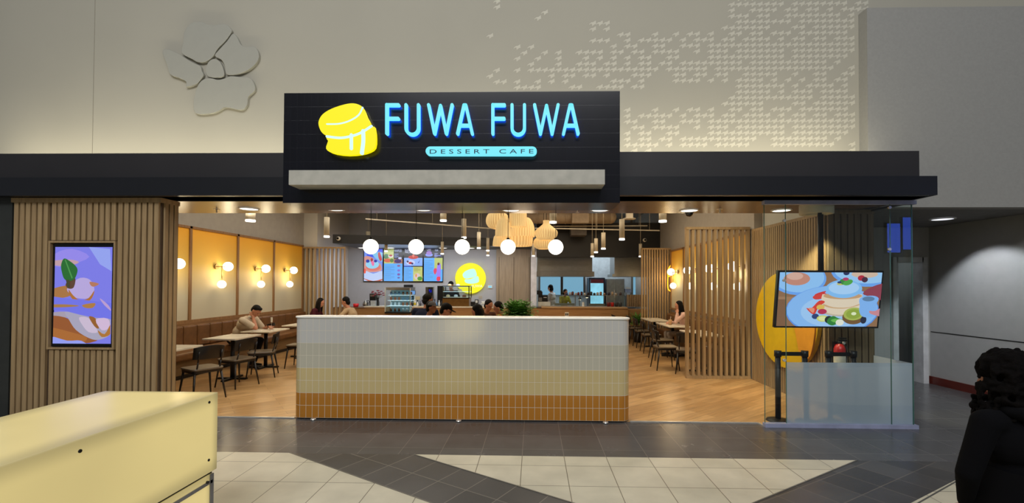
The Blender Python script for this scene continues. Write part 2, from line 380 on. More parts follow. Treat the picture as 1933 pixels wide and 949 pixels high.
struct(hb.build('wall_print_pattern', fix=False))

# soffit over the shop front, ceiling and walls of the cafe
struct(MB().box(-6.32, 4.5, 5.30, 6.55, 2.72, 2.80, SOFW).build('ceiling_soffit'))
GREYC = mat('exposed_ceiling_grey', (118, 110, 100), .85, vary=.03)
struct(MB().box(-6.9, 4.2, 6.55, 18, 4.25, 4.35, GREYC).build('ceiling_cafe'))
struct(MB().box(-6.9, -6.7, 5.62, 13.1, 0, 2.71, GPAINT).build('wall_left'))
struct(MB().box(-6.9, -6.7, 6.56, 13.1, 2.71, 4.25, GPAINT).build('wall_left_upper'))
struct(MB().box(-6.9, -6.3, 13.1, 15.45, 0, 4.25, WPAINT).build('wall_left_rear'))
struct(MB().box(-6.3, -.08, 15.35, 15.5, 0, 4.25, mat('grey_rear_wall_paint', (176, 176, 182), .8, vary=.01)).build('wall_back'))
struct(MB().box(3.95, 4.15, 8.25, 18, 0, 4.25, GPAINT).build('wall_right'))
struct(MB().box(-.08, 4.0, 17.8, 17.95, 0, 4.25, mat('pale_kitchen_wall', (190, 200, 206), .5)).build('wall_kitchen_back'))
struct(MB().box(-.2, -.08, 15.5, 17.95, 0, 4.25, WPAINT).build('wall_kitchen_left'))
# black bulkheads over the counter and the kitchen opening
b = MB(); z0, z1 = 2.86, 3.12
A, B_ = P(628, 452, Y=13.05), P(1012, 460, Y=14.3)
b.add([(A.x, 13.05, z0), (B_.x, 14.4, z0), (B_.x, 15.35, z0), (A.x, 15.35, z0), (A.x, 13.05, z1), (B_.x, 14.4, z1), (B_.x, 15.35, z1), (A.x, 15.35, z1)],
      [(0, 1, 5, 4), (1, 2, 6, 5), (2, 3, 7, 6), (3, 0, 4, 7), (0, 3, 2, 1), (4, 5, 6, 7)], BLACK)
struct(b.build('ceiling_bulkhead'))
kx0, kx1 = P(1013, 480, Y=14.4).x, P(1222, 480, Y=14.4).x
struct(MB().box(kx0, 3.95, 14.3, 14.5, P(1100, 485, Y=14.3).z, P(1100, 420, Y=14.3).z, BLACK).build('wall_kitchen_bulkhead'))
# tall oak panelled wall with flush doors and the white column beside it
wx0, wx1 = P(937, 500, Y=15.2).x, P(1001, 500, Y=15.2).x
struct(MB().box(wx0, wx1, 15.15, 15.35, 0, 2.86, wood('pale_panel_wood', (140, 124, 104), (162, 144, 122))).build('wall_panelled'))
for i, px in enumerate((942, 970, 999)):
    xx = P(px, 500, Y=15.15).x
    struct(MB().box(xx-.008, xx+.008, 15.144, 15.15, .1, 2.6, mat('joint_brown', (84, 70, 54), .7)).build('trim_9'))
cx0, cx1 = P(1002, 500, Y=14.6).x, P(1013, 500, Y=14.6).x
struct(MB().box(cx0, cx1, 14.77, 15.35, 0, 2.86, mat('white_gloss_column', (216, 218, 228), .4)).build('wall_column'))
# corridor beside the shop
struct(MB().box(4.5, 11, 6.2, 8.4, 2.72, 2.8, mat('corridor_ceiling_paint', (110, 108, 106), .8)).build('ceiling_corridor'))
CORR = mat('corridor_wall_paint', (172, 170, 168), .75, vary=.015)
dx0, dx1, dzt = P(1690, 500, Y=8.15).x, P(1740, 500, Y=8.15).x, P(1735, 493, Y=8.15).z
b = MB().box(4.57, dx0, 8.15, 8.3, 0, 2.72, CORR).box(dx1, 6.97, 8.15, 8.3, 0, 2.72, CORR).box(dx0, dx1, 8.15, 8.3, dzt, 2.72, CORR)
struct(b.build('wall_corridor_back'))
b = MB(); m = CORR
b.add([(6.93, 8.15, 0), (7.02, 3.0, 0), (7.25, 3.0, 0), (7.25, 8.3, 0), (6.93, 8.15, 2.72), (7.02, 3.0, 2.72), (7.25, 3.0, 2.72), (7.25, 8.3, 2.72)],
      [(0, 1, 5, 4), (1, 2, 6, 5), (2, 3, 7, 6), (3, 0, 4, 7), (0, 3, 2, 1), (4, 5, 6, 7)], m)
struct(b.build('wall_corridor_side'))
struct(MB().obox((6.975-.013, 5.575, .065), (.0449, -2.575, 0), (.012, 0, 0), (0, 0, .065), mat('red_brown_baseboard', (96, 34, 24), .4)).build('baseboard_corridor'))
struct(MB().obox((6.957-.004, 6.8, .90), (.0231, -1.325, 0), (.004, 0, 0), (0, 0, .006), BMET).build('trim_10'))
# doorway in the corridor: white frame, and the two-tone passage behind
d = thing('door_1', 'white framed doorway at the end of the dim corridor', 'doorway', ((dx0+dx1)/2, 8.15, 0)); del d['category']; d['kind'] = 'structure'
FRM = mat('white_door_frame', (206, 206, 208), .45)
MB().box(dx0-.07, dx0+.02, 8.11, 8.32, 0, dzt+.07, FRM).box(dx1-.02, dx1+.07, 8.11, 8.32, 0, dzt+.07, FRM).box(dx0, dx1, 8.11, 8.32, dzt-.02, dzt+.07, FRM).build('door_frame', d)
struct(MB().box(dx0-.4, dx1+.6, 9.6, 9.7, 0, 2.5, CORR).build('wall_passage'))
struct(MB().box(dx0-.4, dx1+.6, 9.585, 9.6, 0, P(1715, 628, Y=9.6).z, mat('dark_wainscot', (70, 68, 68), .6)).build('wall_passage_wainscot'))
struct(MB().box(dx0-.5, dx0-.4, 8.3, 9.7, 0, 2.5, CORR).build('wall_passage_side'))
struct(MB().box(dx1+.6, dx1+.7, 8.3, 9.7, 0, 2.5, CORR).build('wall_passage_side'))
struct(MB().box(dx0-.5, dx1+.7, 8.3, 9.7, 2.5, 2.6, CORR).build('ceiling_passage'))
light('POINT', 'passage_light', (dx0+.3, 9.1, 2.2), 4, COOL, size=.1)
# framed notice at the far end of the corridor wall
fy = 5.7; fx = 6.93+.09*(8.15-fy)/5.15
t = thing('wall_poster', 'black poster in a pale frame on the dim corridor wall', 'poster', (fx-.012, fy, 1.1))
MB().box(fx-.022, fx-.002, fy-.3, fy+.28, .92, 1.5, mat('pale_frame', (176, 176, 176), .5)).build('poster_frame', t)
MB().box(fx-.026, fx-.021, fy-.2, fy+.16, 1.0, 1.42, mat('black_poster', (22, 22, 28), .3)).build('poster_sheet', t)
# corridor ceiling lights
cl = P(1779, 413, Z=2.715)
def downlight(loc, r, label, group, m=None, ring=None):
    t = thing('recessed_downlight', label, 'ceiling light', loc, group)
    x, y, z = loc
    MB().lathe([(r*1.12, -.001), (r*1.12, -.008), (r*.96, -.012), (r*.9, -.003)], (x, y, z), ring or WPL, 28).build('trim_ring', t, origin=(x, y, z))
    MB().lathe([(r*.96, -.006), (r*.5, -.009), (.001, -.010)], (x, y, z), m or LAMPD, 28).build('diffuser', t, origin=(x, y, z))
    return t
downlight(tuple(cl), .14, 'flush round ceiling light in the dim corridor ceiling', None, glow('cool_diffuser', (236, 240, 255), 1.4))
light('SPOT', 'corridor_spot', (6.15, cl.y, 2.66), 60, COOL, (6.75, cl.y-.12, .9), .03, angle=96, blend=.35)

# ================================================================== fascia and sign
FAS = mat('charcoal_fascia_panel', (38, 36, 38), .5, vary=.04, scale=2); FAS2 = mat('black_fascia_band', (22, 23, 28), .38, vary=.03)
struct(MB().box(-11, -2.6, 5.38, 5.6, 2.93, 3.265, FAS).box(.85, 4.475, 5.38, 5.6, 2.93, 3.265, FAS).box(-2.6, .85, 5.38, 5.6, 2.93, 3.265, FAS).build('beam_fascia_upper'))
struct(MB().box(-11, 4.54, 5.22, 5.6, 2.72, 2.935, FAS2).build('beam_fascia_lower'))
def tile_wall_mat(name, c1, c2, grout, bw, bh, rough, uvm=False, mort=.0016, bands=None, bump=.15, offset=0.0):
    m = bpy.data.materials.new(name); m.use_nodes = True; n = m.node_tree.nodes; L = m.node_tree.links; b = n['Principled BSDF']
    tc = n.new('ShaderNodeTexCoord'); br = n.new('ShaderNodeTexBrick'); br.offset = offset; br.inputs['Scale'].default_value = 1
    br.inputs['Brick Width'].default_value = bw; br.inputs['Row Height'].default_value = bh; br.inputs['Mortar Size'].default_value = mort; br.inputs['Mortar Smooth'].default_value = .1
    if uvm: src = tc.outputs['UV']
    else:
        sp = n.new('ShaderNodeSeparateXYZ'); cb = n.new('ShaderNodeCombineXYZ'); L.new(tc.outputs['Object'], sp.inputs[0])
        ad = n.new('ShaderNodeMath'); ad.operation = 'ADD'; L.new(sp.outputs[1], ad.inputs[0]); L.new(sp.outputs[2], ad.inputs[1])
        L.new(sp.outputs[0], cb.inputs[0]); L.new(ad.outputs[0], cb.inputs[1]); src = cb.outputs[0]
    L.new(src, br.inputs[0])
    br.inputs['Color1'].default_value = lin(c1); br.inputs['Color2'].default_value = lin(c2); br.inputs['Mortar'].default_value = lin(grout)
    if bands:
        sp2 = n.new('ShaderNodeSeparateXYZ'); L.new(src, sp2.inputs[0]); mr = n.new('ShaderNodeMath'); mr.operation = 'DIVIDE'; mr.inputs[1].default_value = bands[-1][0]; L.new(sp2.outputs[1], mr.inputs[0])
        rp = n.new('ShaderNodeValToRGB'); rp.color_ramp.interpolation = 'CONSTANT'; L.new(mr.outputs[0], rp.inputs[0])
        e = rp.color_ramp.elements; e[0].position = 0; e[0].color = lin(bands[0][1]); prev = bands[0][0]; e[1].position = prev/bands[-1][0]; e[1].color = lin(bands[1][1])
        prev = bands[1][0]
        for zz, cc in bands[2:]:
            q = e.new(prev/bands[-1][0]); q.color = lin(cc); prev = zz
        L.new(rp.outputs[0], br.inputs['Color1']); L.new(rp.outputs[0], br.inputs['Color2'])
    L.new(br.outputs['Color'], b.inputs['Base Color']); b.inputs['Roughness'].default_value = rough
    bp = n.new('ShaderNodeBump'); bp.inputs['Strength'].default_value = bump; bp.inputs['Distance'].default_value = .002; bp.invert = True
    L.new(br.outputs['Fac'], bp.inputs['Height']); L.new(bp.outputs[0], b.inputs['Normal'])
    return m
BT = tile_wall_mat('black_gloss_tile', (13, 13, 20), (15, 15, 23), (24, 24, 30), .075, .15, .22)
sg = thing('shop_sign', 'black tiled sign box with a lit pancake logo and cyan letters FUWA FUWA', 'shop sign', (-.9, 5.0, 2.57))
MB().box(-2.725, .918, 4.87, 5.37, 2.57, 3.77, BT).build('sign_box', sg, origin=(-2.725, 4.87, 2.57))
CY = glow('cyan_lit_acrylic', (120, 236, 255), 1.0); YEL = glow('yellow_lit_acrylic', (255, 240, 0), 1.0); CYB = glow('blue_back_glow', (20, 90, 255), 12)
WCY = glow('white_cyan_lit_acrylic', (214, 250, 255), 1.0)
def S2(x, y): p = P(530+x*.33626, 160+y*.33626, Y=4.80); return (p.x, p.z)
def stroke(b, pts, r, y0, y1, m, closed=False):
    """flat rounded channel-letter stroke in the XZ plane"""
    n = 10
    for (a, c) in zip(pts, pts[1:]):
        a, c = Vector(a), Vector(c); d = (c-a)
        if d.length < 1e-6: continue
        an = math.atan2(d.y, d.x)
        out = [(a.x+r*math.cos(an+math.pi/2+math.pi*i/n), a.y+r*math.sin(an+math.pi/2+math.pi*i/n)) for i in range(n+1)]
        out += [(c.x+r*math.cos(an-math.pi/2+math.pi*i/n), c.y+r*math.sin(an-math.pi/2+math.pi*i/n)) for i in range(n+1)]
        b.prism(out, m, y0, y1, 'Y')
    return b
def letter(strokes):
    b = MB()
    for s in strokes: stroke(b, [S2(*p) for p in s], .0165, 4.80, 4.835, CY)
    for s in strokes: stroke(b, [S2(*p) for p in s], .015, 4.838, 4.844, CYB)
    return b
def arcU(x0, x1, y0, yb_, r):
    return [(x0, y0), (x0, yb_-r)]+[((x0+x1)/2-(x1-x0)/2*math.cos(R(t)), yb_-r+r*math.sin(R(t))) for t in range(15, 180, 15)]+[(x1, yb_-r), (x1, y0)]
for dx in (0, 596):
    letter([[(594+dx, 110), (594+dx, 272)], [(594+dx, 111), (659+dx, 111)], [(594+dx, 187), (657+dx, 187)]]).build('letter', sg)
    letter([arcU(702+dx, 772+dx, 111, 277, 36)]).build('letter', sg)
    letter([[(829+dx, 111), (862+dx, 272), (896+dx, 115), (928+dx, 272), (961+dx, 111)]]).build('letter', sg)
    letter([[(992+dx, 272), (1028+dx, 112), (1038+dx, 112), (1074+dx, 272)], [(1005+dx, 226), (1062+dx, 226)]]).build('letter', sg)
lg = MB()
top = [(216, 232), (217, 200), (240, 165), (290, 135), (360, 112), (410, 106), (450, 118), (468, 140), (484, 180), (502, 226), (440, 258), (400, 274), (340, 288), (272, 290), (234, 270)]
bot = [(258, 296), (335, 304), (430, 288), (515, 235), (530, 252), (535, 300), (530, 352), (500, 376), (450, 390), (380, 396), (310, 388), (264, 370), (257, 348), (268, 316)]
lg.prism([S2(*p) for p in smooth_pts(top)], YEL, 4.79, 4.84, 'Y'); lg.prism([S2(*p) for p in smooth_pts(bot, 2)], YEL, 4.79, 4.84, 'Y')
sy = MB()
for s, r in (([(262, 292), (335, 300), (400, 290), (455, 270), (512, 234)], .012), ([(399, 284), (399, 360)], .017), ([(465, 262), (466, 320), (458, 384)], .02), ([(262, 223), (330, 221), (390, 204), (440, 172), (462, 130)], .007)):
    stroke(sy, [S2(*p) for p in smooth_pts(s, 4, False)], r, 4.782, 4.80, WCY)
lgo = lg.build('pancake_logo', sg); sy.build('syrup_pattern', lgo)
stroke(MB(), [S2(838, 371), S2(1412, 371)], .048, 4.80, 4.84, CY).build('name_plate', sg)
a_ = S2(832, 387); tw = text_mesh('DESSERT CAFE', .066, mat('dark_blue_writing', (20, 46, 70), .5), (a_[0], 4.796, a_[1]), .003, .95, 1.55)
xm = max(v.x for v in tw.v); k_ = (S2(1420, 0)[0]-a_[0])/(xm-a_[0])
for v in tw.v: v.x = a_[0]+(v.x-a_[0])*k_
tw.build('name_lettering', sg, fix=False)
# pale ledge hung across the sign
q0, q1 = P(545, 321, Y=4.64), P(1142, 348, Y=4.64)
b = MB().box(q0.x, q1.x, 4.64, 4.868, q1.z, q0.z, mat('pale_ledge_paint', (176, 174, 164), .6))
tag(b.build('sign_ledge', bevel=.003), 'long pale horizontal ledge across the lower part of the black sign box', 'ledge')

# petal relief on the upper wall
def F2(x, y): p = P(300+x*.2107, 20+y*.2107, Y=6.157); return (p.x, p.z)
t = thing('flower_relief', 'large pale four petal flower relief mounted on the upper wall', 'wall relief', (*[P(400, 213, Y=6.2).x], 6.2, P(400, 213, Y=6.2).z))
PET = mat('relief_paint', (154, 153, 144), .8, vary=.01)
for nm, pts in (('petal', [(215, 300), (225, 200), (265, 130), (320, 102), (385, 102), (430, 125), (490, 132), (550, 122), (605, 127), (640, 160), (650, 190), (598, 268), (528, 338), (490, 402), (450, 440), (400, 462), (340, 458), (300, 435), (205, 380)]),
    ('petal', [(662, 205), (700, 240), (730, 300), (770, 325), (840, 320), (880, 350), (895, 410), (870, 470), (800, 530), (700, 570), (605, 570), (592, 500), (560, 440), (500, 405), (540, 348), (610, 272)]),
    ('petal', [(30, 370), (60, 347), (120, 360), (200, 402), (300, 465), (368, 495), (383, 540), (398, 575), (370, 620), (330, 660), (240, 682), (245, 638), (180, 602), (100, 570), (70, 480)]),
    ('petal', [(395, 618), (460, 604), (530, 619), (590, 606), (640, 586), (720, 592), (810, 602), (850, 650), (858, 715), (800, 770), (790, 840), (740, 890), (600, 865), (540, 895), (470, 920), (330, 920), (310, 820), (330, 720), (355, 660)]),
    ('flower_center', [(432, 480), (462, 442), (500, 432), (540, 452), (568, 500), (583, 560), (568, 593), (500, 600), (440, 588), (420, 540)])):
    MB().prism([F2(*p) for p in smooth_pts(pts, 3)], PET, 6.157, 6.197, 'Y').build(nm, t, bevel=.004)

# ================================================================== slatted pillar with the sunken screen
def battens(b, p0, p1, z0, z1, pitch, wd, dp, m, off=0):
    """vertical battens standing proud of the line p0-p1 (outward to its right-hand side)"""
    p0, p1 = Vector((*p0, 0)), Vector((*p1, 0)); d = p1-p0; L_ = d.length; d.normalize(); nrm = Vector((d.y, -d.x, 0))
    k = int((L_-wd)/pitch+.001)+1; s0 = (L_-(k-1)*pitch)/2
    for i in range(k):
        c = p0+d*(s0+i*pitch)+nrm*(dp/2)
        b.obox((c.x, c.y, (z0+z1)/2), d*wd/2, nrm*dp/2, Vector((0, 0, (z1-z0)/2)), m)
    return b
px0, px1 = -6.30, -4.475
PB = thing('slatted_pillar', 'oak slatted entrance pillar with a portrait screen set into it', 'pillar', ((px0+px1)/2, 5.45, 0))
PB['kind'] = 'structure'; del PB['category']
s0, s1 = P(97, 458, Y=5.33), P(213, 656, Y=5.33)
GRV = mat('groove_brown', (70, 52, 34), .8)
b = MB().box(px0, px1, 5.36, 5.62, 0, 2.715, GRV)
b.build('core', PB)
b = MB(); battens(b, (px0, 5.36), (s0.x-.02, 5.36), 0, 2.66, .0735, .052, .028, OAK); battens(b, (s1.x+.02, 5.36), (px1, 5.36), 0, 2.66, .0735, .052, .028, OAK)
battens(b, (s0.x-.01, 5.36), (s1.x+.01, 5.36), 0, s1.z-.03, .0735, .052, .028, OAK); battens(b, (s0.x-.01, 5.36), (s1.x+.01, 5.36), s0.z+.03, 2.66, .0735, .052, .028, OAK)
battens(b, (px1, 5.36), (px1, 5.62), 0, 2.66, .0735, .052, .02, OAK); b.build('slat_panel', PB)
MB().box(px0, px1+.02, 5.325, 5.62, 2.66, 2.715, OAK).build('head_rail', PB)
b = MB(); e = .022
b.box(s0.x-e, s0.x, 5.315, 5.36, s1.z-e, s0.z+e, OAK).box(s1.x, s1.x+e, 5.315, 5.36, s1.z-e, s0.z+e, OAK).box(s0.x, s1.x, 5.315, 5.36, s1.z-e, s1.z, OAK).box(s0.x, s1.x, 5.315, 5.36, s0.z, s0.z+e, OAK)
b.build('niche_frame', PB)
struct(MB().box(-6.56, px0, 5.34, 5.62, 0, 2.72, mat('dark_green_grey_panel', (44, 46, 44), .5)).build('wall_pilaster'))
# neighbour's shop seen past the pilaster
struct(MB().box(-9, -6.9, 8.2, 8.3, 0, 2.9, mat('neighbour_white_wall', (212, 216, 224), .6)).build('wall_neighbour'))
light('POINT', 'neighbour_light', (-7.6, 6.4, 2.5), 40, COOL, size=.2)
cols = [(200, 40, 50), (240, 240, 240), (60, 150, 200), (230, 190, 40), (40, 60, 120), (220, 220, 210), (230, 170, 30), (90, 100, 140)]
nb = thing('display_shelf', 'white shop display shelves seen past the dark pilaster at the side', 'shelf', (-7.25, 6.55, 0))
bb = MB().box(-7.65, -6.98, 6.8, 6.84, 0, 2.3, WPL)
for z in (.1, .45, .8, 1.15, 1.5, 1.85, 2.25): bb.box(-7.65, -6.98, 6.5, 6.8, z-.02, z, WPL)
bb.build('shelf_frame', nb)
cnt = 0
for zi, z in enumerate((.1, .45, .8, 1.15, 1.5, 1.85)):
    for xi in range(3):
        c_ = cols[(zi*3+xi) % 8]; x = -7.58+xi*.2
        o = MB().box(x, x+.15, 6.54, 6.72, z+.001, z+.22-.03*(xi % 2), mat('product_box_%d' % ((zi*3+xi) % 8), c_, .4)).build('product_box', bevel=.004)
        tag(o, ['red', 'white', 'blue', 'yellow', 'navy', 'pale grey', 'amber', 'slate'][(zi*3+xi) % 8]+' carton, '+['first', 'second', 'third'][xi]+' along the '+['lowest', 'second', 'third', 'fourth', 'fifth', 'topmost'][zi]+' neighbouring shop shelf', 'box', 'cartons on the neighbouring shop shelves')
# ================================================================== tiled half wall at the entrance
HT = 1.262
HWM = tile_wall_mat('banded_wall_tile', (200, 200, 200), (200, 200, 200), (222, 214, 196), .0795, HT/8, .12, uvm=True, mort=.0022, bump=.3,
    bands=[(HT/4, (184, 122, 44)), (HT/2, (204, 184, 132)), (HT*.75, (190, 186, 168)), (HT*1.001, (198, 197, 192))])
def stadium(x0, x1, y0, y1, r, n=8):
    o = []
    for cx, cy, a in ((x0+r, y0+r, 180), (x1-r, y0+r, 270), (x1-r, y1-r, 0), (x0+r, y1-r, 90)):
        o += [(cx+r*math.cos(R(a+90*i/n)), cy+r*math.sin(R(a+90*i/n))) for i in range(n+1)]
    return o
hx0, hx1, hy0, hy1 = -3.015, 1.30, 5.66, 5.93
hx1 = P(1187.5, 700, Y=5.74).x
hw = thing('half_wall', 'low entrance half wall in bands of white, cream and ochre tile with rounded ends', 'half wall', ((hx0+hx1)/2, 5.8, 0))
ring = stadium(hx0, hx1, hy0, hy1, .115); b = MB(); N = len(ring); u = 0
k0 = 0
for i in range(N):
    p, q = ring[i], ring[(i+1) % N]; d = math.hypot(q[0]-p[0], q[1]-p[1])
    b.add([(*p, .018), (*q, .018), (*q, HT), (*p, HT)], [(0, 1, 2, 3)], HWM, True); b.uv[len(b.f)-1] = [(u, 0), (u+d, 0), (u+d, HT), (u, HT)]; u += d
b.build('tiled_body', hw)
b = MB().prism(stadium(hx0-.012, hx1+.012, hy0-.012, hy1+.012, .12), mat('white_solid_surface', (236, 234, 226), .25, vary=.01), HT, HT+.022, 'Z'); b.build('cap_rail', hw, bevel=.006)
MB().prism(stadium(hx0+.02, hx1-.02, hy0+.02, hy1-.02, .1), BLACK, .0065, .018, 'Z').build('plinth', hw)
b = MB()
for px in (592, 866, 1143):
    x = P(px, 790, Y=5.64).x; MB().lathe([(.001, .022), (.03, .02), (.035, .007)], (x, 5.635, 0), BRIGHT, 12).build('foot_stud', hw)

# ================================================================== white backlit bench box near the camera
def acrylic(name, strength):
    """backlit acrylic: uneven glow painted into the emission by noise, dimmed towards the sheet edges"""
    m = bpy.data.materials.new(name); m.use_nodes = True; n = m.node_tree.nodes; L = m.node_tree.links; b = n['Principled BSDF']
    b.inputs['Base Color'].default_value = lin((120, 116, 100)); b.inputs['Roughness'].default_value = .25
    tc = n.new('ShaderNodeTexCoord'); sp = n.new('ShaderNodeSeparateXYZ'); L.new(tc.outputs['UV'], sp.inputs[0])
    def edge(o, wdt):
        a = n.new('ShaderNodeMath'); a.operation = 'SUBTRACT'; a.inputs[1].default_value = .5; L.new(o, a.inputs[0])
        c = n.new('ShaderNodeMath'); c.operation = 'ABSOLUTE'; L.new(a.outputs[0], c.inputs[0])
        r = n.new('ShaderNodeMapRange'); r.interpolation_type = 'SMOOTHSTEP'; r.inputs[1].default_value = .5; r.inputs[2].default_value = .5-wdt; r.inputs[3].default_value = .62; r.inputs[4].default_value = 1
        L.new(c.outputs[0], r.inputs[0]); return r.outputs[0]
    e1, e2 = edge(sp.outputs[0], .03), edge(sp.outputs[1], .2)
    mu = n.new('ShaderNodeMath'); mu.operation = 'MULTIPLY'; L.new(e1, mu.inputs[0]); L.new(e2, mu.inputs[1])
    nz = n.new('ShaderNodeTexNoise'); nz.inputs['Scale'].default_value = 1.1; L.new(tc.outputs['Object'], nz.inputs[0])
    r = n.new('ShaderNodeMapRange'); r.inputs[1].default_value = .3; r.inputs[2].default_value = .7; r.inputs[3].default_value = .86*strength; r.inputs[4].default_value = 1.06*strength; L.new(nz.outputs[0], r.inputs[0])
    m2 = n.new('ShaderNodeMath'); m2.operation = 'MULTIPLY'; L.new(mu.outputs[0], m2.inputs[0]); L.new(r.outputs[0], m2.inputs[1])
    b.inputs['Emission Color'].default_value = lin((252, 228, 150)); L.new(m2.outputs[0], b.inputs['Emission Strength']); return m
ACR = acrylic('backlit_acrylic', .60)
bx = thing('light_box_kiosk', 'long low white backlit acrylic kiosk box standing on the cream tiles', 'kiosk', (-2.4, 2.0, 0))
zl = P(409, 884, Y=2.89).z
def uvbox(b, x0, x1, y0, y1, z0, z1, m):
    k = len(b.f); b.box(x0, x1, y0, y1, z0, z1, m)
    for i in range(6):
        vs = [b.v[a] for a in b.f[k+i]]; n_ = (vs[1]-vs[0]).cross(vs[2]-vs[1]); ax = max(range(3), key=lambda a: abs(n_[a]))
        lo = (x0, y0, z0); hi = (x1, y1, z1); a, c = {0: (1, 2), 1: (0, 2), 2: (1, 0)}[ax]
        b.uv[k+i] = [((v[a]-lo[a])/(hi[a]-lo[a]), (v[c]-lo[c])/(hi[c]-lo[c])) for v in vs]
    return b
kx0_, kx1_, ky0_, ky1_ = -2.765, -2.022, .75, 2.89
uvbox(MB(), kx0_, kx1_, ky0_, ky1_, zl, 1.0, ACR).build('upper_case', bx, bevel=.006)
MB().box(kx0_+.02, kx1_-.02, ky0_, ky1_-.02, zl-.018, zl, BLACK).build('shadow_gap', bx)
uvbox(MB(), kx0_+.012, kx1_-.012, ky0_, ky1_-.03, .05, zl-.018, ACR).build('lower_case', bx)
b = MB(); AL2 = mat('kiosk_aluminium', (130, 132, 142), .4, .6)
for yy in (ky1_-.05,):
    b.box(kx1_-.03, kx1_-.006, yy, yy+.03, 0, zl-.018, AL2)
b.box(kx1_-.03, kx1_-.006, ky0_, ky1_-.03, zl-.075, zl-.055, AL2); b.build('lower_frame', bx)
MB().box(kx0_+.04, kx1_-.04, ky0_+.04, ky1_-.06, 0, .05, BLACK).build('plinth', bx)
for px, py in ((395, 759), (394, 868), (151, 851), (393, 910)):
    q = P(px, py, X=kx1_+.001); MB().cyl((kx1_-.008, q.y, q.z), (kx1_+.004, q.y, q.z), .009, .008, BMET, 12).build('screw', bx)

k2 = thing('light_box_kiosk', 'second backlit kiosk box behind the viewer, mirrored in the glossy half wall tiles', 'kiosk', (-1.9, -1.4, 0))
uvbox(MB(), -2.27, -1.53, -2.6, -.3, .2, .92, acrylic('backlit_end_acrylic', 4.0)).build('upper_case', k2, bevel=.006)
MB().box(-2.24, -1.56, -2.57, -.33, 0, .2, BLACK).build('plinth', k2)

# ================================================================== oak slat screens
def slat_screen(label, x0, x1, y, zt, n, wd, dp, dirx=(1, 0), group='open oak slat screens'):
    t = thing('slat_screen', label, 'slat screen', ((x0+x1)/2, y, .006), group)
    MB().box(x0, x1, y-dp/2-.008, y+dp/2+.008, .007, .05, OAK).build('bottom_rail', t)
    MB().box(x0, x1, y-dp/2-.008, y+dp/2+.008, zt-.045, zt, OAK).build('top_rail', t)
    first = None
    for i in range(n):
        x = x0+wd/2+(x1-x0-wd)*i/(n-1)
        if first is None: first = MB().box(x-wd/2, x+wd/2, y-dp/2, y+dp/2, .05, zt-.045, OAK).build('slat', t, bevel=.002)
        else:
            o = first.copy(); C.objects.link(o); o.location.x += x-(x0+wd/2)
    return t
a_, b_ = P(1296, 600, Y=8.33).x, P(1417, 600, Y=8.33).x
slat_screen('tall open oak slat screen in front of the dining alcove tables', a_, b_, 8.38, 2.75, 12, .05, .085)
a2_, b2_ = P(1211, 600, Y=13.15).x, 3.95
slat_screen('open oak slat screen with the orange lit sign hung on it', a2_, b2_, 13.2, 2.75, 12, .042, .07)
slat_screen('open oak slat screen where the tan bench ends, behind two diners', -6.7, P(651, 520, Y=13.0).x, 13.05, 2.75, 11, .04, .09)

# side block between cafe and corridor, clad in battens
struct(MB().box(3.99, 4.5, 6.24, 8.3, 0, 2.65, mat('groove_umber', (58, 46, 32), .8)).build('wall_side_block'))
b = MB(); battens(b, (3.955, 8.32), (3.97, 6.24), .006, 2.66, .062, .044, .03, OAK)
struct(b.build('wall_cladding_slats', fix=True))
b = MB(); battens(b, (3.955, 6.24), (4.56, 6.24), .006, 2.66, .088, .07, .03, OAKD); struct(b.build('wall_cladding_dark_slats'))
struct(MB().box(3.92, 4.56, 6.195, 6.24, 2.66, 2.715, OAKD).build('trim_11'))
struct(MB().box(3.93, 4.5, 6.24, 8.3, 2.655, 2.70, OAK).build('trim_12'))
struct(MB().box(4.1, 4.5, 6.56, 8.25, 2.70, 4.25, WPAINT).build('wall_over_side_block'))
# big yellow pancake emblem on the batten wall
dd = thing('yellow_wall_disc', 'huge round yellow wall emblem with an orange wedge on the oak batten wall', 'wall emblem', (3.9, 7.2, .45))
Yc, Zc, rr = 7.17, 1.165, .86
def cpt(a, r=rr, fy=1.0): return (Yc+r*fy*math.cos(a), Zc+r*.86*math.sin(a))
YP = mat('yellow_painted_disc', (226, 184, 20), .35, vary=.03); OP = mat('orange_painted_disc', (232, 156, 40), .4, vary=.03)
MB().prism([cpt(2*math.pi*i/64) for i in range(64)], YP, 3.87, 3.93, 'X').build('disc', dd, bevel=.004)
wy = [(6.84, 1.72), (6.76, 1.6), (6.88, 1.3), (6.78, .95), (6.66, .66), (6.44, .72), (6.33, 1.165), (6.44, 1.5), (6.62, 1.68)]
MB().prism(smooth_pts(wy, 4), OP, 3.845, 3.872, 'X').build('orange_wedge', dd, bevel=.003)
light('SPOT', 'emblem_spot', (3.55, 6.05, 2.6), 110, (1, .85, .5), (3.99, 6.5, 1.2), .03, angle=72, blend=.5)
light('SPOT', 'emblem_spot', (2.3, 6.2, 2.66), 80, (1, .92, .7), (3.9, 7.1, 1.0), .05, angle=60, blend=.8)  # extra frontal spot, added only to brighten the yellow disc

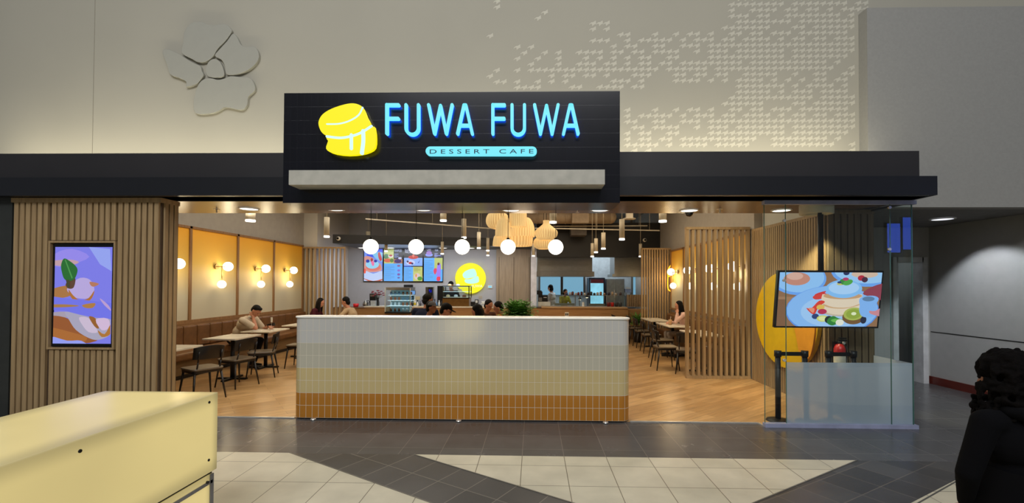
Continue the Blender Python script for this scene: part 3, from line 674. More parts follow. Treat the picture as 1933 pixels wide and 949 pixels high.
# ================================================================== left dining wall: panels, sconces, bench
m = bpy.data.materials.new('yellow_ombre_panel'); m.use_nodes = True; n = m.node_tree.nodes; L = m.node_tree.links; b = n['Principled BSDF']
tc = n.new('ShaderNodeTexCoord'); sp = n.new('ShaderNodeSeparateXYZ'); L.new(tc.outputs['Object'], sp.inputs[0])
mr = n.new('ShaderNodeMapRange'); mr.inputs[1].default_value = 0; mr.inputs[2].default_value = 1.85; L.new(sp.outputs[2], mr.inputs[0])
rp = n.new('ShaderNodeValToRGB'); L.new(mr.outputs[0], rp.inputs[0]); e = rp.color_ramp.elements
e[0].position = .25; e[0].color = lin((196, 190, 168)); e[1].position = 1; e[1].color = lin((240, 168, 20)); q = e.new(.6); q.color = lin((224, 184, 84))
L.new(rp.outputs[0], b.inputs['Base Color']); b.inputs['Roughness'].default_value = .6
OMB = m
OAKF = wood('oak_frame_wood', (128, 94, 60), (152, 116, 78))
def panel_wall(x, side, ys, z0, z1, name, label):
    t = thing(name, label, 'wall panels', (x, (ys[0]+ys[-1])/2, z0)); t['kind'] = 'structure'; del t['category']
    a, c = (x, x+side*.02)
    for y0, y1 in zip(ys, ys[1:]):
        MB().box(a, c, y0+.03, y1-.03, z0+.05, z1-.04, OMB).build('panel', t)
    b = MB()
    for y in ys: b.box(a, x+side*.045, y-.03, y+.03, z0, z1, OAKF)
    b.box(a, x+side*.045, ys[0], ys[-1], z1-.045, z1, OAKF).box(a, x+side*.06, ys[0], ys[-1], z0, z0+.05, OAKF); b.build('frame', t)
panel_wall(-6.7, 1, [5.85, 7.27, 8.69, 10.11, 11.54, 13.0], .93, 2.8, 'wall_yellow_panels', 'row of yellow ombre wall panels in oak frames above the tan bench')
panel_wall(3.95, -1, [8.45, 9.6, 10.8, 12.0, 13.1], 1.0, 2.68, 'wall_yellow_panels', 'row of yellow ombre wall panels behind the open slat screen')
def sconce(side):
    t = thing('wall_sconce', '', 'wall lamp', (0, 0, 0))
    s = side
    MB().cyl((0, 0, 0), (s*.02, 0, 0), .06, .06, BRASS, 20).build('back_plate', t)
    MB().tube([(s*.02, 0, 0), (s*.12, 0, 0), (s*.12, .0, -.31)], .008, BRASS).tube([(s*.12, 0, 0), (s*.12, .10, .0)], .008, BRASS).build('arm', t)
    MB().ball((s*.12, .19, .01), .098, LAMPW, 24, 14).build('globe', t); MB().ball((s*.12, .0, -.37), .082, LAMPW, 24, 14).build('globe', t)
    return t
scl = [(8.05, 'brass two globe sconce partly hidden by the slatted pillar'), (9.4, 'brass two globe sconce above the bench, first fully seen past the pillar'),
       (10.78, 'brass two globe sconce over the man in the white polo shirt'), (12.07, 'brass two globe sconce next to the end of the yellow panels')]
pr = sconce(1)
for i, (y, lb) in enumerate(scl):
    place(pr, i, (-6.655, y, 2.04), 0, lb, 'brass globe sconces on the tan bench wall')
    light('POINT', 'sconce_light', (-6.45, y+.05, 1.9), 7, (1, .82, .5), size=.1)
pr = sconce(-1)
for i, (y, lb) in enumerate([(8.55, 'two globe sconce behind the screen, next to the batten wall'), (9.7, 'two globe sconce behind the middle of the slat screen'),
        (11.1, 'two globe sconce behind the slat screen edge'), (12.45, 'two globe sconce beside the orange lit sign')]):
    place(pr, i, (3.905, y, 2.04), 0, lb, 'globe sconces in the screened alcove')
    light('POINT', 'sconce_light', (3.7, y+.05, 1.9), 6, (1, .82, .5), size=.1)
def bench(x, side, y0, y1, label):
    """banquette against a wall; side = direction it faces"""
    s = side; x += s*.025
    t = thing('banquette_bench', label, 'bench', (x, (y0+y1)/2, .006))
    D = .62 if side > 0 else .47
    MB().box(x+s*.02, x+s*(D-.06), y0, y1, .09, .34, wood('bench_base_wood', (112, 88, 58), (130, 104, 72), axis='Y')).build('base', t)
    MB().box(x+s*.02, x+s*(D-.12), y0, y1, .007, .09, BLACK).build('kick_plinth', t)
    MB().box(x+s*.14, x+s*D, y0, y1, .34, .47, LEATH).build('seat', t, bevel=.03)
    k = int(round((y1-y0)/.36)); st = (y1-y0)/k
    for i in range(k):
        MB().box(x+s*.03, x+s*.15, y0+i*st+.003, y0+(i+1)*st-.003, .47, .89, LEATH).build('back_cushion', t, bevel=.03)
    MB().box(x, x+s*.05, y0, y1, .34, .93, OAKY).build('back_board', t)
    return t
bench(-6.7, 1, 5.9, 12.95, 'long tan leather banquette bench under the row of yellow panels')
bench(3.95, -1, 8.5, 13.05, 'tan leather banquette bench behind the tall slat screen')

# ================================================================== chairs and tables
def make_chair():
    t = thing('dining_chair', '', 'chair', (0, 0, 0))       # faces +Y
    b = MB().prism([(x*.98, y) for x, y in stadium(-.215, .215, -.21, .22, .07, 5)], SEATM, .435, .462, 'Z'); b.build('seat', t, bevel=.008)
    b = MB().prism(stadium(-.20, .20, -.20, .20, .05, 4), BWOOD, .40, .435, 'Z'); b.build('seat_frame', t)
    for sx in (-1, 1):
        MB().cyl((sx*.17, .17, .41), (sx*.215, .215, 0), .017, .010, BWOOD, 10).build('leg', t)
        MB().cyl((sx*.17, -.17, .41), (sx*.215, -.235, 0), .017, .010, BWOOD, 10).build('leg', t)
        MB().tube([(sx*.15, -.17, .41), (sx*.15, -.215, .56), (sx*.15, -.25, .72)], .011, BWOOD).build('back_post', t)
    b = MB(); n = 10; pts = []
    for i in range(n+1):
        a = R(-38+76*i/n); pts.append((.33*math.sin(a), -.57+.33*math.cos(a)+0.0))
    pts = [(x, -.235+.04-(.33-(.33*math.cos(math.asin(max(-1, min(1, x/.33))))))*-1-.04) for x, _ in pts]
    vs = []; 
    for z, dy in ((.60, 0), (.80, -.03)):
        for off in (0, -.014): vs += [(x, y+off+dy, z-(.03*(abs(x)/.2)**2 if z > .7 else 0)) for x, y in pts]
    m_ = n+1; f = []
    for i in range(n):
        f += [(i, i+1, 2*m_+i+1, 2*m_+i), (m_+i+1, m_+i, 3*m_+i, 3*m_+i+1), (i+1, i, m_+i, m_+i+1), (2*m_+i, 2*m_+i+1, 3*m_+i+1, 3*m_+i)]
    f += [(0, 2*m_, 3*m_, m_), (n, m_+n, 3*m_+n, 2*m_+n)]
    b.add(vs, f, BWOOD, True); b.build('backrest', t, bevel=.004)
    return t
FZ = .0065
ch = make_chair()
seats = [  # x, y, facing (degrees, 0 = +Y), label, group
 (-4.86, 6.6, 60, 'black wooden dining chair partly hidden behind the slatted pillar', 'L'),
 (-4.88, 7.42, 72, 'black dining chair with glossy seat at the second table beyond the pillar', 'L'),
 (-4.93, 8.2, 112, 'black dining chair drawn out askew before the seated man', 'L'),
 (-4.72, 9.15, 95, 'black dining chair across the table from the man in the polo shirt', 'L'),
 (-4.74, 10.4, 92, 'black dining chair at the fourth table, its back showing beside the half wall', 'L'),
 (2.66, 9.27, -88, 'black dining chair out in the aisle in front of the slat screen edge', 'R'),
 (2.98, 8.88, -20, 'black dining chair half behind the first slats of the tall screen', 'R'),
 (2.92, 10.45, -85, 'black dining chair pushed in across from the woman with the drink', 'R'),
 (2.95, 11.5, -92, 'black dining chair at the far half of the table with the drink', 'R'),
 (2.98, 12.45, -90, 'black dining chair at the marble table beside the lit orange sign screen', 'R'),
 (2.96, 13.25, -90, 'black dining chair at the end of the row, by the leafy potted plant', 'R'),
 (2.62, 13.75, -90, 'black dining chair standing alone near the counter end', 'R'),
 (-4.42, 11.62, 90, 'black dining chair under the man in the beige shirt', 'C'),
 (-3.35, 10.4, 90, 'empty black dining chair, its back just showing over the half wall', 'C'),
 (-2.42, 9.9, -20, 'black dining chair under the man in navy', 'C'), (-2.32, 9.0, -90, 'black dining chair under the man in the grey cap', 'C'),
 (-1.98, 8.35, -90, 'black dining chair under the man in the black cap', 'C'), (-.62, 8.35, 90, 'black dining chair under the long haired woman', 'C'),
 (-1.12, 10.2, -150, 'black dining chair under the brown haired diner', 'C'), (-.32, 9.25, 90, 'black dining chair under the diner in the orange collar', 'C')]
GN = {'L': 'black dining chairs along the tan bench', 'R': 'black dining chairs by the alcove tables', 'C': 'black dining chairs in the middle of the room'}
for i, (x, y, a, lb, g) in enumerate(seats): place(ch, i, (x, y, FZ), R(a), lb, GN[g])
def make_table(lx, ly, lab):
    t = thing('dining_table', lab, 'table', (0, 0, 0))
    MB().prism(stadium(-lx/2, lx/2, -ly/2, ly/2, .02, 2), MARBLE, .725, .75, 'Z').build('tabletop', t, bevel=.003)
    MB().box(-lx*.3, lx*.3, -.03, .03, .70, .725, BMET).build('top_bracket', t)
    MB().cyl((0, 0, .03), (0, 0, .70), .035, .035, BMET, 14).build('pedestal', t)
    MB().box(-.26, .26, -.03, .03, 0, .03, BMET).box(-.03, .03, -.26, .26, .001, .031, BMET).build('cross_foot', t, bevel=.004)
    return t
tb = make_table(.58, .75, '')
for i, (x, y, lb) in enumerate([(-5.3, 6.45, 'marble topped table partly hidden behind the slatted pillar'), (-5.3, 7.93, 'empty marble topped table in front of the man in the polo shirt'),
        (-5.38, 9.06, 'marble topped table where the man in the polo shirt leans'), (-5.3, 10.36, 'empty marble topped table behind the man, its corner beside the half wall'),
        (-5.25, 11.62, 'marble topped table between the woman in maroon and the man in beige')]):
    place(tb, i, (x, y, FZ), 0, lb, 'marble tables along the tan bench')
tb = make_table(.50, 1.15, '')
for i, (x, y, lb) in enumerate([(3.3, 9.05, 'marble topped table behind the tall slat screen'), (3.3, 10.9, 'marble topped table in front of the woman in pink with a drink'),
        (3.3, 12.5, 'long marble topped table beside the lit orange sign screen')]):
    place(tb, i, (x, y, FZ), 0, lb, 'marble tables in the alcove')
tb = make_table(.70, .7, '')
for i, (x, y, lb) in enumerate([(-1.28, 8.45, 'table between the black capped man and the long haired woman'), (-3.0, 9.9, 'pale table behind the half wall between the beige and navy men')]):
    place(tb, i, (x, y, FZ), 0, lb, 'tables in the middle of the room')

# ================================================================== pendants, tracks, ducts
def globe_pendant(): 
    t = thing('globe_pendant', '', 'pendant lamp', (0, 0, 0))
    MB().ball((0, 0, 0), .095, LAMPW, 28, 18).build('globe', t); MB().cyl((0, 0, .09), (0, 0, .115), .022, .018, BMET, 12).build('cap', t)
    MB().cyl((0, 0, .11), (0, 0, .55), .004, .004, BMET, 6).build('cord', t); MB().cyl((0, 0, .548), (0, 0, .555), .04, .04, BMET, 14).build('canopy_plate', t)
    return t
gp = globe_pendant(); ords = ['first', 'second', 'middle', 'fourth', 'last']
for i, px in enumerate((700, 785.5, 872.5, 959, 1049)):
    q = P(px, 464.5, Y=5.72)
    place(gp, i, (q.x, 5.72, 2.165), 0, ['round white globe pendant over the half wall, in front of the menu screens edge', 'round white globe pendant over the half wall, hanging before the dark menu title',
       'round white globe pendant over the half wall, above the yellow round sign', 'round white globe pendant over the half wall, just under the woven shade cluster', 'round white globe pendant over the half wall, in front of the black kitchen bulkhead'][i], 'round globe pendants over the half wall')
    light('POINT', 'globe_light', (q.x, 5.72, 2.02), 3, (1, .93, .8), size=.095)
cols_ = ['above the slatted pillar edge', 'beside the corner of the black sign box', 'above the second globe pendant', 'above the woven shade cluster', 'past the last globe pendant', 'near the middle of the bronzed soffit', 'behind the glass of the display case']
for i, (px, py) in enumerate(((470, 394), (632, 395), (798, 395), (965, 396), (1133, 396), (1301, 397), (1475, 397))):
    q = P(px, py, Z=2.717); downlight((q.x, q.y, 2.72), .118, 'round recessed soffit downlight '+cols_[i], 'recessed downlights in the shop front soffit')
    light('SPOT', 'soffit_spot', (q.x, q.y, 2.68), 44, WW, (q.x, q.y, 0), .09, angle=110, blend=.8)
for px, lb in ((409, 'near the slatted pillar'), (1090, 'under the sign box'), (1359, 'near the glass case')):
    q = P(px, 396, Z=2.71); t = thing('sprinkler_head', 'small chrome sprinkler head in the soffit '+lb, 'sprinkler', (q.x, q.y, 2.72), 'sprinkler heads in the soffit')
    MB().lathe([(.001, -.006), (.04, -.004), (.042, 0)], (q.x, q.y, 2.72), BRIGHT, 16).build('escutcheon', t); MB().cyl((q.x, q.y, 2.72), (q.x, q.y, 2.675), .008, .008, BRIGHT, 8).lathe([(.001, -.05), (.028, -.045)], (q.x, q.y, 2.72), BRIGHT, 10).build('nozzle', t)
q = P(1301, 403, Z=2.70); t = thing('dome_camera', 'small black dome camera under the soffit edge', 'camera', (q.x, q.y, 2.72))
MB().cyl((q.x, 6.45, 2.72), (q.x, 6.45, 2.705), .06, .06, BMET, 18).build('mount', t); MB().ball((q.x, 6.45, 2.70), (.05, .05, .045), BLACKG, 16, 10).build('dome', t)
# tubular spot pendants
TUBE = mat('ivory_metal_tube', (200, 190, 168), .5, .0)
def tubes(px, y0, y1, lb, Y=None, w=None, grp='ivory tube pendants', ztop=4.25):
    L_ = .36; Y = Y or .36*860/(y1-y0)
    a, c = P(px, y0, Y=Y), P(px, y1, Y=Y); r = (w or 0) and w*Y/860/2 or .052
    t = thing('tube_pendant', lb, 'pendant lamp', (a.x, Y, c.z), grp)
    MB().cyl((a.x, Y, c.z), (a.x, Y, a.z), r, r, TUBE, 16).build('tube', t)
    MB().cyl((a.x, Y, c.z-.03), (a.x, Y, c.z+.001), r*1.04, r*1.04, LAMPD, 16).build('lens', t)
    if ztop-a.z > .1: MB().cyl((a.x, Y, a.z), (a.x, Y, ztop), .005, .005, TUBE, 6).build('stem', t)
    return (a.x, Y, c.z)
tp = [(617, 410, 445, 10, 'above the end of the yellow panels'), (695, 437, 452, 8, 'right behind the first globe'), (729, 451, 473, 6, 'in front of the first menu screens joint'), (835, 456, 478, 6, 'at the last menu screen corner'),
 (876, 413, 447, 9, 'above the middle globe'), (904, 438, 467, 7, 'beside the woven cluster'), (921, 449, 472, 6, 'low under the round woven shade'), (921, 461, 481, 5.2, 'lowest, under the round woven shade'), (1007, 459, 482, 5.5, 'between the two woven clusters'),
 (1118, 459, 483, 6, 'lowest of the trio before the kitchen bulkhead'), (1125, 450, 475, 7, 'middle of the trio before the kitchen bulkhead'), (1139, 439, 468, 8, 'highest of the trio before the kitchen bulkhead'), (1174, 414, 450, 10, 'largest, near the ceiling disc'), (1209, 460, 483, 6, 'at the corner of the sign screen')]
for px, y0, y1, w_, lb in tp:
    Yt = min(13.6, .36*860/(y1-y0)); x, y, z = tubes(px, y0, y1, 'ivory tube spotlight pendant '+lb, Yt, w_, ztop=4.25)
for x, y in ((-5.2, 8), (-5.2, 10.5), (-2.6, 9), (-1, 10.8), (1.8, 9.5), (2.9, 11), (3.3, 9.2), (-4, 12.3)):
    light('SPOT', 'ceiling_spot', (x, y, 3.4), 22, WW, (x, y, 0), .05, angle=70, blend=.7)
for px, y0, y1, w_, lb in ((473, 401, 415, 17, 'above the second sconce'), (837, 403, 415, 12, 'above the second and middle globes'), (1044, 402, 418, 13, 'over the smaller woven cluster'), (1251, 402, 416, 14, 'near the slat screen top')):
    tubes(px, y0, y1, 'short ivory surface downlight '+lb, 8.2 if w_ > 12 else 9.5, w_, 'short ivory surface downlights', ztop=4.25)
TRK = mat('ivory_track', (196, 188, 172), .5)
def track(a, b_, lb):
    a, b_ = Vector(a), Vector(b_); t = thing('lighting_track', 'long ivory ceiling track '+lb, 'lighting track', tuple((a+b_)/2))
    d = (b_-a); MB().obox((a+b_)/2, d/2, Vector((-d.y, d.x, 0)).normalized()*.018, (0, 0, .014), TRK).build('rail', t)
    for k in (.08, .5, .92): q = a+d*k; MB().cyl(q, (q.x, q.y, 4.25), .004, .004, TRK, 6).build('hanger', t)
track(P(690, 413, Z=3.3), P(925, 431, Z=3.3), 'running over the counter queue')
track(P(1010, 430.5, Y=12.9), P(1245, 435, Y=12.9), 'over the kitchen front'); track(P(1030, 427, Y=13.6), P(1222, 426, Y=13.6), 'behind the first over the kitchen')
# ductwork over the kitchen
DUC = mat('tan_duct_paint', (150, 132, 110), .6)
y = 13.4; a, c = P(1052, 402, Y=y), P(1158, 418, Y=y)
t = thing('ventilation_duct', 'tan rounded air duct high over the kitchen front', 'duct', (a.x, y, c.z))
b = MB(); k = 9
b.cyl((a.x-1.5, y, (a.z+c.z)/2), (c.x-.1, y, (a.z+c.z)/2), .19, .19, DUC, 20); b.ball((c.x-.1, y, (a.z+c.z)/2), .19, DUC, 20, 12); b.build('duct_run', t)
for i in range(4): x = a.x-.6+i*.42; MB().cyl((x-.015, y, (a.z+c.z)/2), (x+.015, y, (a.z+c.z)/2), .2, .2, DUC, 20).build('joint_band', t)
a, c = P(1080, 400, Y=13.1), P(1112, 421, Y=13.1); tag(MB().box(a.x, c.x, 13.1, 13.3, c.z, a.z+.2, DUC).build('duct_box', bevel=.01), 'square tan duct box hanging before the round duct', 'duct')
a, c = P(1077, 425, Y=13.9), P(1106, 445, Y=13.9); tag(MB().box(a.x, c.x, 13.7, 14.2, c.z, a.z, mat('dim_grey_unit', (92, 86, 82), .6)).box(a.x+.05, a.x+.07, 13.9, 13.92, a.z, 4.25, DUC).box(c.x-.07, c.x-.05, 13.9, 13.92, a.z, 4.25, DUC).build('air_unit'), 'small grey air unit mounted above the kitchen bulkhead', 'air unit')
q = P(1188, 413, Y=12.4); t = thing('ceiling_speaker', 'round ivory disc speaker hanging near the slat screens', 'speaker', tuple(q)); MB().lathe([(.001, .02), (.17, .01), (.17, -.01), (.001, -.02)], q, TRK, 24).build('disc', t); MB().box(q.x-.09, q.x+.08, 12.3, 12.45, q.z+.02, 4.25, TRK).build('mount_box', t)
for px, py, Y_, lb in ((639, 450, 13.0, 'on the corner of the black bulkhead'), (1217, 453, 14.25, 'above the kitchen opening corner')):
    q = P(px, py, Y=Y_); t = thing('security_camera', 'small round security camera '+lb, 'camera', tuple(q)); MB().ball(q+Vector((0, .0, 0)), .06, WPL, 16, 10).build('housing', t); MB().cyl(q+Vector((0, -.055, 0)), q+Vector((0, -.068, 0)), .035, .035, BLACKG, 14).build('lens', t)
for i, (px, py) in enumerate(((684, 462), (737, 465), (836, 468), (888, 472))):
    q = P(px, py, Y=14.7); downlight((q.x, q.y, 2.86), .13, 'bright recessed downlight under the black bulkhead, '+['first above the wall corner', 'second above the menu screens', 'above the last menu screen', 'above the yellow round sign'][i], 'downlights under the black bulkhead')

# woven paper lamp cluster
m = bpy.data.materials.new('woven_paper_shade'); m.use_nodes = True; n = m.node_tree.nodes; L = m.node_tree.links; b = n['Principled BSDF']
b.inputs['Base Color'].default_value = lin((226, 196, 140)); b.inputs['Roughness'].default_value = .8
b.inputs['Emission Color'].default_value = lin((252, 214, 146))
tc = n.new('ShaderNodeTexCoord'); sp = n.new('ShaderNodeSeparateXYZ'); at_ = n.new('ShaderNodeMath'); at_.operation = 'ARCTAN2'
mu = n.new('ShaderNodeMath'); mu.operation = 'MULTIPLY'; mu.inputs[1].default_value = 28; si = n.new('ShaderNodeMath'); si.operation = 'SINE'
mr = n.new('ShaderNodeMapRange'); mr.inputs[1].default_value = -1; mr.inputs[2].default_value = 1; mr.inputs[3].default_value = .2; mr.inputs[4].default_value = .52
L.new(tc.outputs['Object'], sp.inputs[0]); L.new(sp.outputs[1], at_.inputs[0]); L.new(sp.outputs[0], at_.inputs[1]); L.new(at_.outputs[0], mu.inputs[0]); L.new(mu.outputs[0], si.inputs[0]); L.new(si.outputs[0], mr.inputs[0]); L.new(mr.outputs[0], b.inputs['Emission Strength'])
WOV = m
Yw = 8.9
def shade(px, prof, label, dy=0, stem_top=True):
    """prof: list of (half width px, y px)"""
    Y = Yw+dy; q = P(px, prof[-1][1], Y=Y)
    t = thing('woven_pendant', label, 'pendant lamp', (q.x, Y, q.z), 'woven paper pendant lamps')
    pr_ = [(max(.004, wpx*Y/860), P(px, yy, Y=Y).z-q.z) for wpx, yy in smooth_pts(prof, 3, False)]
    MB().lathe(pr_, (q.x, Y, q.z), WOV, 96, True, .02, 32).build('shade', t)
    MB().cyl((q.x, Y, q.z+pr_[0][1]-.02), (q.x, Y, 4.25), .005, .005, BMET, 6).build('cord', t)
shade(939, [(8, 402), (17, 404), (21, 412), (21, 421), (16, 429), (8, 432)], 'rounded woven pendant at the outer side of the big cluster', .5)
shade(950, [(6, 408), (6, 412), (10, 417), (14, 428), (15, 440), (15, 447)], 'bell shaped woven pendant in the front of the big cluster', -.25)
shade(978, [(15, 400), (16, 404), (16, 420), (16, 428)], 'drum shaped woven pendant at the top of the big cluster', -.2)
shade(987, [(6, 410), (14, 413), (20, 424), (22, 436), (22, 447)], 'domed woven pendant in the big cluster', .2)
shade(978, [(24, 440), (27, 446), (27, 456), (26, 464)], 'wide low woven pendant at the foot of the big cluster', .45)
shade(946, [(8, 443), (13, 446), (15, 454), (16, 464)], 'small woven pendant at the low outer corner of the big cluster', .1)
shade(1031, [(6, 416), (6, 422), (12, 428), (20, 435), (21, 442), (17, 450), (10, 453)], 'gourd shaped woven pendant with a narrow neck', -.1)
shade(1026, [(6, 448), (15, 450), (19, 457), (17, 466), (10, 470)], 'flat rounded woven pendant under the gourd shaped one', .35)
light('POINT', 'woven_lamp_light', (-.2, 8.2, 2.4), 5, WARM, size=.2)

# orange neon pancake on the far slat screen
NEO = glow('orange_neon', (255, 176, 30), 2.4)
t = thing('neon_sign', 'orange lit line sign of stacked pancakes on the slat screen beside the counter', 'neon sign', tuple(P(1268, 548, Y=13.13)))
def N2(x, y, Y_=13.1): q = P(1240+x/10.55, 480+y/10.55, Y=Y_); return tuple(q)
for nm, s in (('tube', [(225, 430), (210, 350), (235, 280), (290, 205), (345, 225), (375, 300), (385, 400), (300, 440), (225, 430)]), ('tube', [(225, 430), (215, 540), (225, 690), (290, 735), (355, 710), (378, 620), (385, 400)]), ('tube', [(240, 400), (300, 370), (310, 340)]), ('tube', [(290, 520), (298, 600), (295, 700)])):
    MB().tube([N2(*p) for p in smooth_pts(s, 3, False)], .013, NEO, 6).build('neon_tube', t)
light('POINT', 'neon_light', (3.75, 12.9, 1.9), 5, (1, .55, .1), size=.15)
# ================================================================== lit screens
def clip01(poly):
    for ax, lim, sg_ in ((0, 0, 1), (0, 1, -1), (1, 0, 1), (1, 1, -1)):
        out = []
        for i in range(len(poly)):
            a, c = poly[i-1], poly[i]; ia = (a[ax]-lim)*sg_ >= 0; ic = (c[ax]-lim)*sg_ >= 0
            if ia != ic:
                t = (lim-a[ax])/(c[ax]-a[ax]); out.append((a[0]+(c[0]-a[0])*t, a[1]+(c[1]-a[1])*t))
            if ic: out.append(c)
        poly = out
        if not poly: return []
    return poly
SG = {}
def sglow(c, s=.92):
    k = 'screen_%d_%d_%d' % tuple(c)
    return glow(k, c, s)
def picture(name, parent, x0, x1, z0, z1, y, shapes, s=.92):
    """the picture a screen shows: flat colour areas laid over each other"""
    b = MB()
    for i, (pts, c) in enumerate(shapes):
        p = clip01(list(pts))
        if len(p) >= 3: b.poly([(x0+(x1-x0)*u, y-.0004*i, z0+(z1-z0)*v) for u, v in p], sglow(c, s))
    return b.build(name, parent, fix=False)
def el(cx, cy, rx, ry, c, rot=0, a0=0, a1=360): return (ellipse(cx, cy, rx, ry, 28, a0, a1, rot), c)
def bl(pts, c, n=3): return (smooth_pts(pts, n), c)
def rc(x0, y0, x1, y1, c): return ([(x0, y0), (x1, y0), (x1, y1), (x0, y1)], c)
# portrait screen in the slatted pillar
t = thing('portrait_screen', 'portrait screen in the slatted pillar showing cream crepes with syrup and a mint leaf', 'screen', ((s0.x+s1.x)/2, 5.35, s1.z))
MB().box(s0.x+.012, s1.x-.012, 5.34, 5.359, s1.z+.012, s0.z-.012, BLACKG).build('screen_body', t)
BRN, SYR, PLM, CRM = (150, 84, 34), (176, 110, 40), (116, 118, 232), (176, 170, 240)
pic = [rc(0, 0, 1, 1, (124, 124, 236)), bl([(0, .93), (.3, .98), (.6, .9), (.3, .82), (0, .8)], (150, 138, 240)), bl([(-.1, .85), (.25, .87), (.42, .84), (.2, .80), (-.1, .82)], (196, 160, 170)),
 bl([(-.1, .55), (.2, .6), (.4, .58), (.3, .5), (.1, .47), (-.1, .5)], (170, 116, 60)), bl([(.22, .56), (.3, .62), (.45, .68), (.62, .66), (.7, .56), (.6, .47), (.4, .47), (.3, .5)], (186, 170, 226)),
 bl([(.25, .56), (.33, .5), (.45, .45), (.6, .47), (.7, .55), (.66, .47), (.55, .42), (.4, .42), (.28, .49)], SYR), bl([(.2, .62), (.36, .68), (.34, .58), (.24, .57)], (90, 60, 40)),
 bl([(.62, .64), (.78, .62), (.7, .59), (.64, .6)], (184, 120, 90)), bl([(-.1, .48), (.3, .46), (.7, .44), (1.1, .40), (1.1, .27), (.8, .26), (.5, .28), (.2, .34), (-.1, .36)], (112, 116, 236)),
 bl([(-.1, .40), (.2, .405), (.45, .39), (.2, .375), (-.1, .375)], (168, 122, 66)), bl([(.5, .40), (.72, .42), (.68, .37), (.55, .37)], (178, 124, 60)), bl([(.8, .47), (.95, .4), (1.0, .34), (.88, .4)], (190, 160, 214)),
 bl([(-.1, .31), (.2, .33), (.3, .28), (.1, .26), (-.1, .27)], (168, 158, 176)), bl([(-.1, .27), (.2, .27), (.4, .2), (.5, .12), (.8, .05), (.5, .0), (-.1, .05)], BRN), bl([(-.1, .17), (.3, .12), (.6, .06), (.4, .0), (-.1, .1)], (172, 104, 40)),
 bl([(.2, .33), (.45, .30), (.7, .27), (1.05, .24), (1.0, .1), (.8, .04), (.62, .06), (.4, .14), (.28, .24)], (170, 166, 190)), bl([(.45, .27), (.6, .27), (.7, .2), (.78, .12), (.62, .12), (.5, .2)], (206, 190, 214)),
 bl([(.62, .28), (.74, .26), (.8, .16), (.72, .18)], (150, 92, 30)), bl([(.74, .25), (.95, .26), (.98, .17), (.85, .14)], (214, 188, 220)), bl([(.78, .14), (.9, .1), (1.0, .2), (1.0, .1), (.85, .07)], (176, 116, 40)),
 bl([(-.05, .07), (.25, .03), (.5, .03), (.6, -.05), (-.1, -.05)], (150, 160, 246)), ([(.6, 1.0), (.97, .98), (1.0, .75), (.8, .82)], (150, 166, 246)),
 bl([(.17, .88), (.28, .85), (.38, .80), (.41, .75), (.36, .67), (.26, .645), (.18, .67), (.14, .73), (.12, .81)], (20, 104, 36), 4), ([(.18, .87), (.2, .87), (.33, .68), (.31, .67)], (70, 150, 70)),
 ([(.21, .66), (.27, .66), (.28, .58), (.24, .58)], (60, 60, 30))]
picture('screen_picture', t, s0.x+.04, s1.x-.035, s1.z+.045, s0.z-.05, 5.339, pic, .9)

